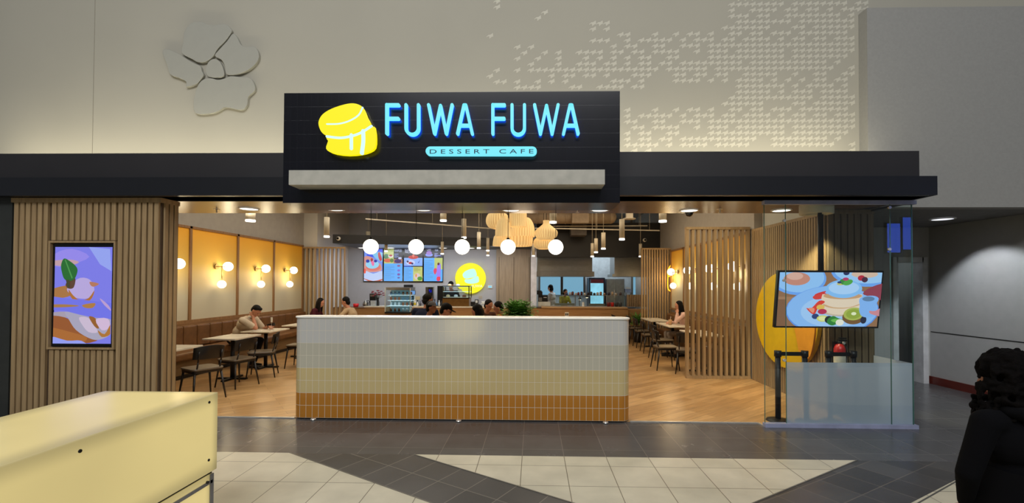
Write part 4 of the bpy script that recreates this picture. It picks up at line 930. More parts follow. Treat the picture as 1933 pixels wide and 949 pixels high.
# four menu screens behind the counter
x0, x1 = P(685.5, 500, Y=15.3).x, P(836.5, 500, Y=15.3).x; zt_, zb_ = P(760, 466, Y=15.3).z, P(760, 532, Y=15.3).z; wd = (x1-x0)/4
BL_, LB_ = (96, 178, 255), (130, 196, 255)
def menu_rows(u0, u1, v0, v1, n, c=(84, 130, 190)): return [rc(u0, v0+(v1-v0)*i/n, u0+(u1-u0)*(.95 if i % 3 else .6), v0+(v1-v0)*i/n+.008, c) for i in range(n)]
pics = [
 [rc(0, 0, 1, 1, (120, 150, 240)), rc(.15, .72, 1, 1, (70, 96, 236)), bl([(0, .72), (.4, .72), (.6, .6), (.9, .5), (.9, .3), (0, .3)], (214, 150, 140)), bl([(.45, .8), (.8, .88), (1.1, .8), (1.1, .6), (.8, .62)], (130, 200, 240)),
  bl([(.75, .84), (.85, .86), (.97, .66), (.88, .6), (.78, .7)], (200, 70, 80)), bl([(0, .3), (.5, .22), (1, .3), (1.1, 0), (-.1, -.1)], (190, 210, 250)), el(.5, .42, .4, .12, (220, 120, 110)), el(.45, .50, .36, .13, (150, 215, 245)),
  el(.2, .6, .1, .05, (40, 60, 170)), el(.42, .62, .07, .07, (170, 60, 70)), bl([(.38, .58), (.52, .6), (.55, .48), (.45, .46)], (240, 120, 170)), el(.62, .6, .09, .04, (30, 50, 160)), bl([(-.1, .1), (.5, 0), (1.1, .08), (1.1, .05), (.5, -.05)], (200, 90, 60)), el(.05, .3, .06, .08, (240, 90, 70))],
 [rc(0, 0, 1, 1, BL_), rc(0, .53, .52, 1, (196, 206, 130)), rc(.52, .53, 1, 1, (14, 16, 34)), el(.12, .74, .14, .08, (80, 130, 90)), el(.36, .75, .14, .04, (230, 220, 230)), el(.36, .77, .09, .03, (170, 40, 50)), el(.2, .62, .2, .06, (214, 100, 70)), el(.42, .62, .1, .06, (90, 130, 60)),
  rc(.52, .53, 1, .66, (176, 120, 96)), el(.75, .6, .19, .06, (60, 40, 110)), el(.86, .69, .1, .03, (200, 210, 250)), el(.8, .46, .09, .03, (140, 90, 150)), el(.8, .32, .08, .035, (130, 110, 210)), el(.8, .2, .08, .035, (120, 80, 170)), el(.8, .1, .07, .025, (90, 90, 170))]+menu_rows(.05, .6, .06, .48, 12)+menu_rows(.56, .8, .7, .84, 6, (150, 170, 240)),
 [rc(0, 0, 1, 1, (26, 22, 34)), rc(0, .46, 1, .7, (140, 180, 250)), el(.5, .72, .27, .055, (196, 50, 40)), el(.5, .76, .06, .05, (220, 110, 90)), el(.35, .56, .24, .075, (200, 210, 250)), el(.35, .545, .1, .035, (190, 40, 50)), el(.2, .59, .06, .03, (50, 30, 80)), el(.45, .53, .06, .03, (40, 30, 110)),
  bl([(.75, .56), (.82, .6), (.9, .68), (.84, .6), (.8, .55)], (60, 80, 190)), rc(0, 0, 1, .43, BL_), rc(.5, 0, 1, .43, (200, 206, 120)), el(.72, .14, .17, .1, (220, 200, 200)), el(.86, .08, .13, .06, (80, 150, 50)), el(.66, .17, .04, .05, (230, 150, 40)), rc(0, .435, .4, .46, (20, 50, 190))]+menu_rows(.06, .42, .06, .4, 10)+menu_rows(.54, .92, .3, .42, 5, (120, 130, 70)),
 [rc(0, 0, 1, 1, (20, 20, 40)), rc(0, 0, 1, .7, BL_), rc(.56, .36, 1, .7, (190, 204, 116)), el(.27, .79, .2, .05, (130, 150, 250)), el(.27, .85, .15, .06, (150, 110, 200)), rc(.55, .76, .9, .78, (120, 130, 240)), bl([(.55, .38), (.68, .38), (.68, .28), (.6, .2), (.52, .28)], (230, 70, 110)), bl([(.72, .5), (.9, .5), (.86, .04), (.7, .04)], (160, 130, 250)), el(.78, .52, .06, .04, (90, 30, 40)), bl([(.7, .12), (.88, .13), (.86, .02), (.7, .02)], (240, 60, 90))]+menu_rows(.05, .5, .06, .66, 14)+menu_rows(.56, .75, .72, .86, 6, (170, 180, 250))]
titles = [None, [('SOUFFLE', .04, .90, .44, (90, 110, 60)), ('WAFFLES', .55, .88, .4, (200, 214, 255))], [('SOUFFLE', .05, .91, .42, (210, 220, 255)), ('PANCAKES', .05, .84, .42, (220, 228, 255))], [('CAFE', .15, .92, .22, (220, 228, 255)), ('TEA', .56, .9, .2, (200, 214, 255))]]
desc = ['first menu screen, showing a souffle pancake with berries', 'second menu screen, with a green corner and pictures of dishes', 'third menu screen, dark topped with a red cake on a plate', 'last menu screen, with a purple cup on black and tall drinks']
for i in range(4):
    a, c = x0+wd*i, x0+wd*(i+1)
    t = thing('menu_screen', desc[i], 'screen', ((a+c)/2, 15.34, zb_), 'menu screens over the counter')
    MB().box(a+.004, c-.004, 15.305, 15.345, zb_, zt_, BLACKG).build('screen_body', t)
    picture('screen_picture', t, a+.03, c-.02, zb_+.03, zt_-.03, 15.304, pics[i], .95)
    for (s_, u, v, w_, cc) in (titles[i] or []):
        W_ = c-a-.05; H_ = zt_-zb_-.06
        tm = text_mesh(s_, .11, sglow(cc, .95), (a+.03+W_*u, 15.295, zb_+.03+H_*v), .001)
        xm = max(vv.x for vv in tm.v); lx = a+.03+W_*u
        for vv in tm.v: vv.x = lx+(vv.x-lx)*W_*w_/(xm-lx)
        tm.build('title_lettering', t, fix=False)
light('AREA', 'menu_glow', ((x0+x1)/2, 15.2, 2.3), 12, (.6, .75, 1), ((x0+x1)/2, 12, 1.2), 2.4, .9)

# yellow round lit sign
q = P(888, 525, Y=15.27); t = thing('round_sign', 'bright yellow round lit sign with a pale pancake logo on the grey wall', 'lit sign', (q.x, 15.34, q.z-.51), None)
MB().cyl((q.x, 15.345, q.z), (q.x, 15.27, q.z), .515, .515, glow('yellow_round_light', (255, 246, 10), 1.0), 48).build('sign_disc', t)
def R2(x, y): p = P(850+x/10.54, 480+y/10.54, Y=15.25); return (p.x, p.z)
b = MB(); PC = glow('pale_cyan_logo_light', (196, 255, 240), 1.0)
b.prism([R2(*p) for p in smooth_pts([(245, 400), (290, 340), (370, 300), (450, 285), (495, 310), (525, 400), (500, 440), (420, 465), (330, 480), (270, 465)])], PC, 15.255, 15.27, 'Y')
b.prism([R2(*p) for p in smooth_pts([(295, 495), (400, 490), (540, 430), (568, 500), (560, 550), (470, 580), (350, 578), (290, 545)])], PC, 15.255, 15.27, 'Y')
b.build('pancake_logo', t)
a_ = R2(418, 655); tw = text_mesh('FUWA', .13, glow('white_logo_light', (255, 255, 220), 1.0), (a_[0], 15.262, a_[1]), .004, 1.0); tw.build('name_lettering', t, fix=False)
q = P(925, 541, Y=15.34); t = tag(MB().box(q.x-.07, q.x+.08, 15.31, 15.35, q.z-.05, q.z+.05, WPL).build('wall_thermostat'), 'small lit wall control panel beside the oak panelled wall', 'control panel')
picture('display_face', t, q.x-.05, q.x+.06, q.z-.03, q.z+.03, 15.309, [rc(0, 0, 1, 1, (130, 220, 250))])
q = P(907, 561, Y=15.34); tag(MB().box(q.x-.06, q.x+.06, 15.335, 15.35, q.z-.05, q.z+.05, mat('beige_plate', (176, 166, 150), .5)).build('wall_socket', bevel=.004), 'small beige socket plate on the wall below the round sign', 'socket')

# ================================================================== glass case with the landscape screen
GX0, GX1, GY = 2.785, 4.535, 5.57
xa, xb = P(1483, 600, Y=GY).x, P(1681, 600, Y=GY).x
gc = thing('glass_display_case', 'tall clear glass display case with silver rails at the corner of the shop', 'display case', ((GX0+GX1)/2, GY, 0))
MB().box(GX0-.01, 4.57, GY-.035, GY+.035, 0, .045, ALU).build('bottom_rail', gc); MB().box(GX0-.01, 4.57, GY-.035, GY+.035, 2.672, 2.719, ALU).build('top_rail', gc)
MB().box(4.52, 4.55, GY+.036, 6.195, 0, .03, ALU).build('side_bottom_rail', gc); MB().box(4.515, 4.555, GY+.036, 6.195, 2.69, 2.719, BMET).build('side_top_rail', gc)
for a, c in ((GX0, xa-.003), (xa+.003, xb-.003), (xb+.003, GX1)):
    b = MB().add([(a, GY, .045), (c, GY, .045), (c, GY, 2.672), (a, GY, 2.672)], [(0, 1, 2, 3)], GLASS)
    p_ = b.build('glass_pane', gc)
    MB().box(a-.003, a+.003, GY-.005, GY+.005, .045, 2.672, GLASSE).build('glass_edge', p_)
MB().box(GX1-.004, GX1+.004, GY-.006, GY+.006, .045, 2.672, GLASSE).build('corner_edge', gc)
MB().add([(4.535, GY+.01, .03), (4.535, 6.19, .03), (4.535, 6.19, 2.69), (4.535, GY+.01, 2.69)], [(0, 1, 2, 3)], GLASS).build('glass_pane', gc)
m = bpy.data.materials.new('frosted_film'); m.use_nodes = True; n = m.node_tree.nodes; L = m.node_tree.links; b = n['Principled BSDF']
b.inputs['Base Color'].default_value = (.62, .68, .80, 1); b.inputs['Transmission Weight'].default_value = .35; b.inputs['Roughness'].default_value = .42; b.inputs['IOR'].default_value = 1.12
FROST = m
zf = .772
MB().add([(xa+.006, GY+.008, .046), (GX1, GY+.008, .046), (GX1, GY+.008, zf), (xa+.006, GY+.008, zf)], [(0, 1, 2, 3)], FROST).build('frosted_film', gc)
MB().add([(4.527, GY+.02, .046), (4.527, 6.19, .046), (4.527, 6.19, zf), (4.527, GY+.02, zf)], [(0, 1, 2, 3)], FROST).build('frosted_film', gc)
for px, py in ((1482, 680), (1482, 529), (1482, 416), (1681, 391), (1681, 470)):
    q = P(px, py, Y=GY-.02); MB().cyl((q.x, GY-.016, q.z), (q.x, GY+.012, q.z), .017, .017, BRIGHT, 14).build('glass_clip', gc)
# landscape screen hung on a black ceiling pole, tipped forward
q = P(1561.7, 564.5, Y=5.80); TW_, TH_ = 1.288/2, .725/2
tv = thing('landscape_screen', 'landscape screen hung in the glass case showing souffle pancakes with fruit on a plate', 'screen', (q.x, 5.80, q.z))
MB().box(q.x-TW_, q.x+TW_, 5.775, 5.825, q.z-TH_, q.z+TH_, BLACKG).build('screen_body', tv, bevel=.003)
MB().box(q.x-.2, q.x+.2, 5.825, 5.86, q.z-.15, q.z+.15, BMET).build('wall_bracket', tv)
WD, PL, PL2, PK = (150, 108, 76), (140, 190, 250), (112, 168, 246), (236, 214, 190)
pic = [rc(0, 0, 1, 1, WD), rc(0, .3, .2, .55, (168, 124, 90)), ([(.0, .0), (.1, .0), (.07, .5), (0, .5)], (132, 92, 64)), el(.19, .88, .27, .30, PL2, 8), el(.19, .90, .25, .27, (150, 200, 252), 8), el(.17, .88, .13, .12, (206, 140, 120)), el(.15, .93, .08, .07, (226, 176, 160)),
 el(.86, 1.02, .36, .28, PL2, -4), el(.86, 1.04, .33, .24, (160, 206, 252)), el(.83, .97, .13, .07, (222, 190, 170)), el(.80, .90, .035, .05, (190, 30, 60)), el(.835, .87, .03, .05, (70, 30, 60)), el(.65, .99, .03, .04, (30, 40, 90)),
 el(.54, .30, .46, .46, (96, 150, 236), -3), el(.54, .31, .45, .445, PL, -3), el(.56, .28, .33, .30, (166, 206, 252)),
 bl([(.36, .52), (.44, .60), (.46, .66), (.36, .60)], (216, 50, 50)), bl([(.34, .56), (.46, .62), (.46, .54), (.37, .50)], (220, 60, 56)),
 el(.62, .28, .17, .09, (206, 186, 166)), el(.62, .36, .19, .14, PK), bl([(.43, .6), (.45, .36), (.55, .31), (.7, .31), (.8, .36), (.82, .6), (.7, .54), (.55, .54)], PK), bl([(.45, .42), (.55, .36), (.7, .36), (.81, .43), (.8, .40), (.68, .34), (.55, .34), (.46, .38)], (214, 170, 126)),
 el(.63, .57, .19, .06, (206, 160, 118)), el(.635, .70, .18, .17, (136, 194, 250)), el(.635, .72, .15, .12, (176, 214, 255)), el(.61, .80, .05, .03, (206, 200, 110), 20), el(.64, .83, .05, .06, (60, 140, 60), 30), el(.67, .82, .04, .06, (80, 170, 70), -30), el(.645, .88, .03, .03, (190, 60, 110)), el(.585, .82, .02, .02, (30, 50, 110)),
 bl([(.28, .34), (.36, .22), (.40, .36), (.46, .46), (.40, .48), (.33, .34)], (226, 60, 46)), bl([(.30, .34), (.35, .25), (.36, .34)], (240, 150, 120)), el(.42, .36, .04, .05, (230, 190, 90)), el(.44, .28, .045, .05, (190, 40, 80)), el(.375, .19, .035, .05, (40, 60, 120)),
 el(.45, .15, .06, .06, (214, 216, 110), -20), el(.45, .15, .045, .04, (232, 236, 170), -20), el(.51, .13, .04, .07, (24, 40, 36)), bl([(.5, .14), (.55, .2), (.6, .16), (.66, .12), (.6, .06), (.55, .02), (.5, .06)], (40, 130, 50)), bl([(.53, .12), (.58, .15), (.62, .12), (.57, .08)], (110, 190, 80)), el(.62, .08, .04, .06, (240, 236, 220)),
 el(.75, .18, .11, .135, (120, 84, 44)), el(.75, .24, .10, .12, (176, 186, 84), -8), el(.75, .24, .075, .09, (150, 170, 60), -8), el(.75, .245, .025, .03, (236, 240, 200)), el(.85, .13, .03, .07, (24, 30, 60)),
 bl([(.82, .62), (.9, .74), (1.05, .8), (1.05, .5), (.9, .56)], (150, 60, 80)), bl([(.79, .5), (.82, .56), (.92, .58), (.98, .53), (.96, .4), (.98, .24), (.9, .18), (.83, .2), (.8, .3), (.8, .4)], (134, 184, 248)), el(.88, .52, .06, .045, (96, 130, 170)), bl([(.96, .3), (1.05, .4), (1.05, .2), (.92, .24), (.9, .3)], (214, 140, 150))]
picture('screen_picture', tv, q.x-TW_+.022, q.x+TW_-.022, q.z-TH_+.022, q.z+TH_-.022, 5.774, pic, .95)
tv.rotation_euler.x = R(8)
xq = P(1552, 450, Y=5.9).x
t = thing('screen_pole', 'black ceiling pole behind the hanging screen', 'mounting pole', (xq, 5.9, 2.72)); MB().cyl((xq, 5.93, q.z+.2), (xq, 5.93, 2.715), .034, .034, BMET, 16).build('pole', t); MB().box(xq-.09, xq+.09, 5.86, 6.0, 2.705, 2.719, BMET).build('ceiling_plate', t)
# ivory drum light by the pole
qd = P(1541, 405, Y=5.85)
t = thing('drum_light', 'wide ivory drum shaped surface light inside the glass case top', 'ceiling light', (qd.x-.02, 5.85, 2.6))
c_ = (qd.x, 5.85, 0); b = MB().lathe([(.19, 2.719), (.19, 2.60), (.165, 2.595), (.11, 2.61), (.11, 2.66), (.001, 2.66)], c_, mat('ivory_drum', (206, 200, 180), .5), 32); b.build('drum', t)
# belt barrier posts
def stanchion():
    t = thing('belt_barrier_post', '', 'barrier post', (0, 0, 0))
    MB().lathe([(.001, .035), (.05, .032), (.13, .016), (.14, .0)], (0, 0, 0), BMET, 28).build('base', t); MB().cyl((0, 0, .02), (0, 0, .80), .032, .032, BMET, 16).build('post', t)
    MB().cyl((0, 0, .80), (0, 0, .875), .042, .042, BMET, 16).build('belt_head', t); return t
st = stanchion()
xs_ = [P(px, 700, Y=5.78).x for px in (1470, 1521, 1566, 1613)]
for i, (x, lb) in enumerate(zip(xs_, ('black belt barrier post seen clearly through the glass beside the frosted film', 'black belt barrier post at the other end of the first belt, before the yellow emblem', 'black belt barrier post in front of the fire extinguisher slats', 'black belt barrier post at the end of the second belt'))):
    place(st, i, (x, 5.80, .006), 0, lb, 'belt barrier posts in the glass case')
for a, c, lb in ((xs_[0], xs_[1], 'black belt stretched between the first two barrier posts'), (xs_[2], xs_[3], 'black belt stretched between the last two barrier posts')):
    tag(MB().box(a+.04, c-.04, 5.798, 5.802, .815, .865, BMET).build('barrier_belt'), lb, 'barrier belt')
# fire extinguisher
RED = mat('red_gloss_paint', (170, 28, 26), .3)
x = P(1585, 660, Y=6.12).x; t = thing('fire_extinguisher', 'red fire extinguisher with white labels hung on the dark slats', 'fire extinguisher', (x, 6.12, .5))
MB().lathe([(.001, .50), (.06, .50), (.068, .52), (.068, .86), (.05, .91), (.022, .93)], (x, 6.12, 0), RED, 20).build('cylinder', t)
MB().lathe([(.0695, .62), (.0695, .80)], (x, 6.12, 0), mat('extinguisher_label', (206, 200, 180), .5), 20).build('paper_label', t)
MB().cyl((x, 6.12, .93), (x, 6.12, .965), .024, .02, BMET, 10).box(x-.02, x+.09, 6.105, 6.135, .965, .985, BMET).box(x-.01, x+.085, 6.11, 6.13, .995, 1.01, BMET).build('handle', t)
MB().tube([(x+.02, 6.12, .95), (x+.085, 6.12, .92), (x+.09, 6.12, .75), (x+.08, 6.12, .6)], .009, BMET).build('hose', t); MB().cyl((x+.03, 6.09, .945), (x+.03, 6.075, .945), .018, .018, BRIGHT, 12).build('gauge', t)
MB().box(x-.04, x+.04, 6.185, 6.205, .6, .95, BMET).build('wall_bracket', t)

# ================================================================== counter and what stands on it
CY0, CY1 = 14.1, 14.75; CT_ = 1.0
def X_(px, Y=CY0): return P(px, 585, Y=Y).x
cu = thing('service_counter', 'long oak fronted service counter with a pale top under the menu screens', 'counter', (X_(850), 14.4, .006))
MB().box(X_(627), X_(690), CY0+.02, CY1, .0065, .93, OAKX).build('cabinet', cu); MB().box(X_(627), X_(690), CY0-.01, CY1, .93, .95, mat('brown_counter_top', (112, 84, 58), .4)).build('low_top', cu)
MB().box(X_(690), X_(727.5), CY0, CY1, .0065, .955, OAKX).build('cabinet', cu); MB().box(X_(688), X_(727.5), CY0-.03, CY1, .955, .99, MARBLE).build('worktop', cu)
zfr = P(750, 590, Y=CY0).z
MB().box(X_(727.5), X_(777.5), CY0, CY1, .0065, zfr-.02, OAKX).build('cabinet', cu); MB().box(X_(777.5), X_(1000), CY0, CY1, .0065, .955, OAKX).build('cabinet', cu)
MB().box(X_(777.5), X_(1000), CY0-.03, CY1, .955, 1.0, MARBLE).build('worktop', cu)
ku = thing('kitchen_counter', 'oak fronted kitchen counter with an oak top below the open kitchen', 'counter', (X_(1105), 14.4, .006))
MB().box(X_(1002), X_(1186), CY0, CY1, .0065, .96, OAKX).build('cabinet', ku); MB().box(X_(1022), X_(1184), CY0-.04, CY1, .96, 1.0, wood('light_oak_top', (176, 144, 104), (196, 164, 122), axis='X')).build('worktop', ku)
MB().box(X_(1186), X_(1222), CY0+.15, CY1, .0065, .93, OAKX).build('end_cabinet', ku); MB().box(X_(1000), X_(1022), CY0-.02, CY1, .96, .985, mat('dark_stone_top', (64, 50, 44), .3)).build('stone_top', ku)
for px, py, lb in ((1070, 593, 'on the kitchen counter front'), (891, 602, 'on the service counter front, half hidden by the half wall')):
    q = P(px, py, Y=CY0); t = tag(MB().box(q.x-.06, q.x+.06, CY0-.008, CY0, q.z-.065, q.z+.065, WPL).build('power_outlet', bevel=.003), 'white double power outlet '+lb, 'power outlet')
    for sx in (-1, 1): MB().box(q.x+sx*.026-.018, q.x+sx*.026+.018, CY0-.0095, CY0-.008, q.z-.035, q.z+.035, BMET).build('socket_face', t)
# upright chilled display with glass shelves
t = thing('drinks_display_fridge', 'clear sided chilled display with lit shelves of jars set into the counter', 'display fridge', (X_(752), 14.2, zfr))
a, c = X_(728.5), X_(776.5); z0, z1 = zfr, P(750, 542, Y=CY0).z; y0, y1 = 13.98, 14.55
MB().box(a, c, y0, y1, z0-.018, z0+.03, BMET).build('base', t); MB().box(a, c, y0+.1, y1, z1-.09, z1, STEEL).build('top_hood', t)
MB().box(a+.02, c-.02, y1-.02, y1, z0+.03, z1-.09, glow('fridge_back_light', (96, 140, 150), .45)).build('back_panel', t)
b = MB(); 
for px_ in (a, c-.02): b.box(px_, px_+.02, y0, y0+.02, z0+.03, z1-.02, WPL).box(px_, px_+.02, y1-.02, y1, z0+.03, z1, WPL)
b.build('corner_posts', t)
hh = (z1-z0-.12)/4
SHL = glow('lit_shelf_edge', (210, 240, 250), .9)
for k in range(1, 4): MB().box(a+.03, c-.03, y0+.1+.04*k, y1-.03, z0+.03+hh*k, z0+.045+hh*k, SHL).build('shelf', t)
MB().add([(a, y0, z0+.03), (c, y0, z0+.03), (c, y0, z1-.09), (a, y0, z1-.09)], [(0, 1, 2, 3)], GLASS).build('front_glass', t)
jc = [(120, 84, 60), (210, 226, 236), (150, 90, 60), (90, 130, 160)]
k = 0
for s_ in range(4):
    for j in range(6):
        x = a+.08+j*(c-a-.16)/5; z = z0+.0455+hh*s_ if s_ else z0+.031
        o = MB().lathe([(.001, 0), (.035, 0), (.036, .09), (.028, .10), (.001, .10)], (x, 14.36, z), mat('jar_%d' % ((s_+j//3) % 4), jc[(s_+j//3) % 4], .3), 10).build('dessert_jar')
        tag(o, ['first', 'second', 'third', 'fourth', 'fifth', 'sixth'][j]+' dessert jar along the '+['floor', 'low shelf', 'middle shelf', 'top shelf'][s_]+' of the chilled display', 'jar', 'jars in the chilled display')
# black framed pastry case on a bronze base
t = thing('pastry_case', 'black framed glass pastry case on a bronze base on the counter', 'pastry case', (X_(857), 14.35, 1.0))
a, c = X_(835), X_(885); z0 = 1.0; zm = P(850, 563, Y=CY0).z; z1 = P(850, 539.5, Y=CY0).z; a2 = X_(827)
MB().box(a, c, 14.12, 14.65, z0+.001, zm, mat('bronze_base', (150, 112, 62), .3, .8)).build('base', t)
b = MB(); r = .014
for x in (a, c): b.box(x-r, x+r, 14.1, 14.13, zm, z1, BMET).box(x-r, x+r, 14.6, 14.63, zm, z1, BMET)
for z in (zm, z1-.02): b.box(a-r, c+r, 14.1, 14.13, z, z+.025, BMET).box(a-r, c+r, 14.6, 14.63, z, z+.025, BMET).box(a-r, a+r, 14.1, 14.63, z, z+.025, BMET).box(c-r, c+r, 14.1, 14.63, z, z+.025, BMET)
b.build('frame', t)
MB().box(a, c, 14.13, 14.6, zm+.2, zm+.21, SHL).build('shelf', t); MB().box(a, c, 14.13, 14.6, zm+.36, zm+.37, SHL).build('shelf', t); MB().box(a, c, 14.13, 14.6, zm+.026, zm+.035, WPL).build('case_floor', t)
MB().add([(a, 14.115, zm), (c, 14.115, zm), (c, 14.115, z1), (a, 14.115, z1)], [(0, 1, 2, 3)], GLASS).build('front_glass', t)
MB().box(a2-.05, a-.02, 14.2, 14.5, z0+.001, z1, BMET).build('cooling_side', t)
for j, (px, dz) in enumerate(((843, .036), (850, .211), (858, .036), (866, .211), (874, .036), (862, .371), (846, .371))):
    x = X_(px); o = MB().lathe([(.001, 0), (.06, 0), (.06, .06), (.03, .075), (.001, .08)], (x, 14.33, zm+dz), mat('cake_%d' % (j % 3), [(226, 206, 170), (120, 74, 50), (216, 226, 240)][j % 3], .6), 12).build('small_cake')
    tag(o, ['cream', 'brown', 'white'][j % 3]+' little cake in the pastry case, '+['by its edge, on the floor', 'on the middle shelf', 'centre of its floor', 'on the middle shelf near the sign', 'on the floor near the sign', 'on the top shelf near the sign', 'on the top shelf near its edge'][j], 'cake', 'cakes in the pastry case')
def lathe_thing(name, label, cat, px, prof, m, Y=14.4, z=1.0, grp=None, extra=None, n=14):
    x = P(px, 570, Y=Y).x; t = thing(name, label, cat, (x, Y, z), grp); MB().lathe([(r_, h_) for r_, h_ in prof], (x, Y, z+.001), m, n).build('body', t)
    if extra: extra(t, x, Y, z)
    return t
CUPW = mat('white_ceramic', (226, 226, 222), .25)
# vase of dark red flowers
def fl(t, x, Y, z):
    rnd = random.Random(3)
    for i in range(15):
        a, r_ = rnd.uniform(0, 6.3), rnd.uniform(.03, .22); zz = z+.42+rnd.uniform(-.08, .1)-r_*.25
        p = (x+math.cos(a)*r_, Y+math.sin(a)*r_*.6, zz)
        f = MB(); 
        for k in range(5): f.ball((p[0]+.022*math.cos(k*1.26), p[1]+.022*math.sin(k*1.26), p[2]), (.024, .024, .016), mat('dark_red_petals', (128, 22, 44), .6), 6, 4)
        f.build('flower', t); MB().cyl((x, Y, z+.2), p, .004, .003, mat('stem_green', (60, 74, 44), .6), 5).build('flower_stem', t)
lathe_thing('flower_vase', 'dark vase of deep red flowers at the near end of the counter', 'vase', 713, [(.001, 0), (.05, 0), (.05, .1), (.035, .2), (.04, .26)], mat('dark_vase_glass', (34, 34, 36), .2), extra=fl, z=.99)
# black coffee machine, grinder and others
def boxes(name, label, cat, px0, px1, py0, py1, m, Y=14.45, d=.3, grp=None, parts=(), base=None):
    a, c = P(px0, py0, Y=Y), P(px1, py1, Y=Y); zb = base if base is not None else c.z
    t = thing(name, label, cat, ((a.x+c.x)/2, Y, zb), grp)
    MB().box(a.x, c.x, Y, Y+d, zb+.001, a.z, m).build('body', t, bevel=.008)
    for nm, u0, u1, v0, v1, mm in parts:
        MB().box(a.x+(c.x-a.x)*u0, a.x+(c.x-a.x)*u1, Y-.012, Y, zb+(a.z-zb)*v0, zb+(a.z-zb)*v1, mm).build(nm, t)
    return t
boxes('coffee_machine', 'black coffee machine behind the red flowers', 'coffee machine', 697.5, 708, 554, 577, BMET, 14.5, .22, base=.99, parts=(('drip_tray', .1, .9, .0, .08, STEEL), ('control_panel', .15, .85, .75, .92, STEEL)))
boxes('glass_jug', 'square clear jug next to the flower vase', 'jug', 699, 708.5, 567, 577, mat('clear_plastic', (170, 176, 180), .1), 14.2, .12, base=.99)
lathe_thing('silver_kettle', 'silver kettle with a pointed lid at the low end of the counter', 'kettle', 690, [(.001, 0), (.085, 0), (.09, .06), (.06, .13), (.02, .17), (.012, .21), (.001, .22)], STEEL, Y=14.3, z=.99, extra=lambda t, x, Y, z: MB().tube([(x+.07, Y, z+.08), (x+.13, Y, z+.12), (x+.1, Y, z+.17), (x+.03, Y, z+.16)], .008, BMET).build('handle', t))
lathe_thing('red_container', 'bright red tub on the brown end of the counter', 'tub', 672, [(.001, 0), (.075, 0), (.09, .11), (.084, .11), (.07, .01)], mat('bright_red_plastic', (214, 30, 40), .3), Y=14.3, z=.95)
boxes('payment_tablet', 'payment tablet with a bright screen beside the chilled display', 'tablet', 774, 784, 548, 556, BMET, 14.5, .05, parts=(('stand', .35, .65, -1.2, 0, BMET), ('screen_face', .05, .95, .08, .92, sglow((110, 160, 220)))))
boxes('dark_wall_monitor', 'dark monitor behind the chilled display', 'monitor', 762, 779, 537, 562, BMET, 14.95, .06, parts=(('stand', .4, .6, -.9, 0, BMET),))
boxes('card_sign', 'small beige card standing on the counter', 'card', 784, 793, 559, 566, mat('beige_card', (196, 180, 140), .7), 14.4, .01, parts=(('card_stand', .4, .6, -1.3, 0, BMET),))
lathe_thing('sauce_bottle', 'white bottle with a yellow label beside the chilled display', 'bottle', 783, [(.001, 0), (.04, 0), (.04, .13), (.016, .18), (.016, .21), (.001, .215)], CUPW, Y=14.25, extra=lambda t, x, Y, z: MB().lathe([(.0415, .03), (.0415, .10)], (x, Y, z), mat('yellow_label', (220, 200, 60), .5), 14).build('bottle_label', t))
t = boxes('coffee_grinder', 'steel and black coffee grinder with a blue light', 'coffee grinder', 803, 817, 541, 572, STEEL, 14.5, .2, base=1.0, parts=(('hopper', .38, 1.0, .55, .98, BMET), ('chute', .5, .9, .25, .55, BMET), ('blue_light', .5, .85, .7, .85, glow('blue_led', (50, 60, 255), 1.5))))
boxes('espresso_machine', 'low pale espresso machine behind the diners in caps', 'espresso machine', 794, 818, 564, 576, mat('pale_machine_paint', (150, 146, 160), .4), 14.55, .3, base=1.0, parts=(('panel', .1, .9, .6, .85, BMET), ('drip_tray', .1, .9, 0, .12, STEEL)))
for j, px in enumerate((799, 804, 808)): lathe_thing('steel_pitcher', ['steel milk pitcher standing on the espresso machine near its end', 'middle steel milk pitcher on the espresso machine', 'steel milk pitcher on the espresso machine next to the grinder'][j], 'pitcher', px, [(.001, 0), (.035, 0), (.03, .07), (.036, .09)], STEEL, Y=14.7, z=P(805, 564, Y=14.55).z, grp='milk pitchers', n=10)
lathe_thing('red_cup_stack', 'stack of red paper cups on the counter', 'cup stack', 813, [(.001, 0), (.04, 0), (.05, .14), (.052, .15), (.04, .152), (.05, .2)], RED, Y=14.2, n=12)
for j, (px, c_, hh_) in enumerate(((819, (90, 150, 190), .13), (824, (70, 120, 170), .10), (829, (226, 230, 236), .15), (834, (30, 34, 44), .14), (778.5, (40, 40, 44), .14), (788, (220, 220, 214), .1), (793.5, (60, 60, 70), .12))):
    lathe_thing('counter_bottle', ['light blue', 'deep blue', 'tall white', 'black', 'dark slim', 'short white', 'grey'][j]+' bottle standing on the service counter', 'bottle', px, [(.001, 0), (.032, 0), (.032, hh_*.7), (.014, hh_*.85), (.014, hh_+.03), (.001, hh_+.032)], mat('bottle_%d' % j, c_, .25), Y=14.2, grp='bottles on the service counter', n=10)
lathe_thing('black_pot', 'black round pot beside the pastry case', 'pot', 893, [(.001, 0), (.07, 0), (.075, .13), (.07, .14)], BMET, Y=14.2)
boxes('register_monitor', 'small black register monitor under the round sign', 'monitor', 896, 903, 565, 573, BMET, 14.4, .04, parts=(('screen_face', .2, .8, .2, .8, WPL), ('stand', .3, .7, -.6, 0, BMET)))
t = thing('blue_card_reader', 'small blue and white card reader on the counter', 'card reader', (X_(905), 14.15, 1.0)); MB().box(X_(902), X_(908), 14.12, 14.3, 1.001, 1.04, mat('blue_plastic', (80, 110, 160), .4)).build('body', t); MB().box(X_(903), X_(907), 14.13, 14.2, 1.04, 1.045, WPL).build('keypad', t)
t = thing('dish_rack', 'pale wire rack of stacked cups on the counter beneath the control panel', 'dish rack', (X_(914), 14.3, 1.0)); b = MB()
for z in (1.01, 1.08): b.box(X_(907), X_(924), 14.2, 14.45, z, z+.01, WPL)
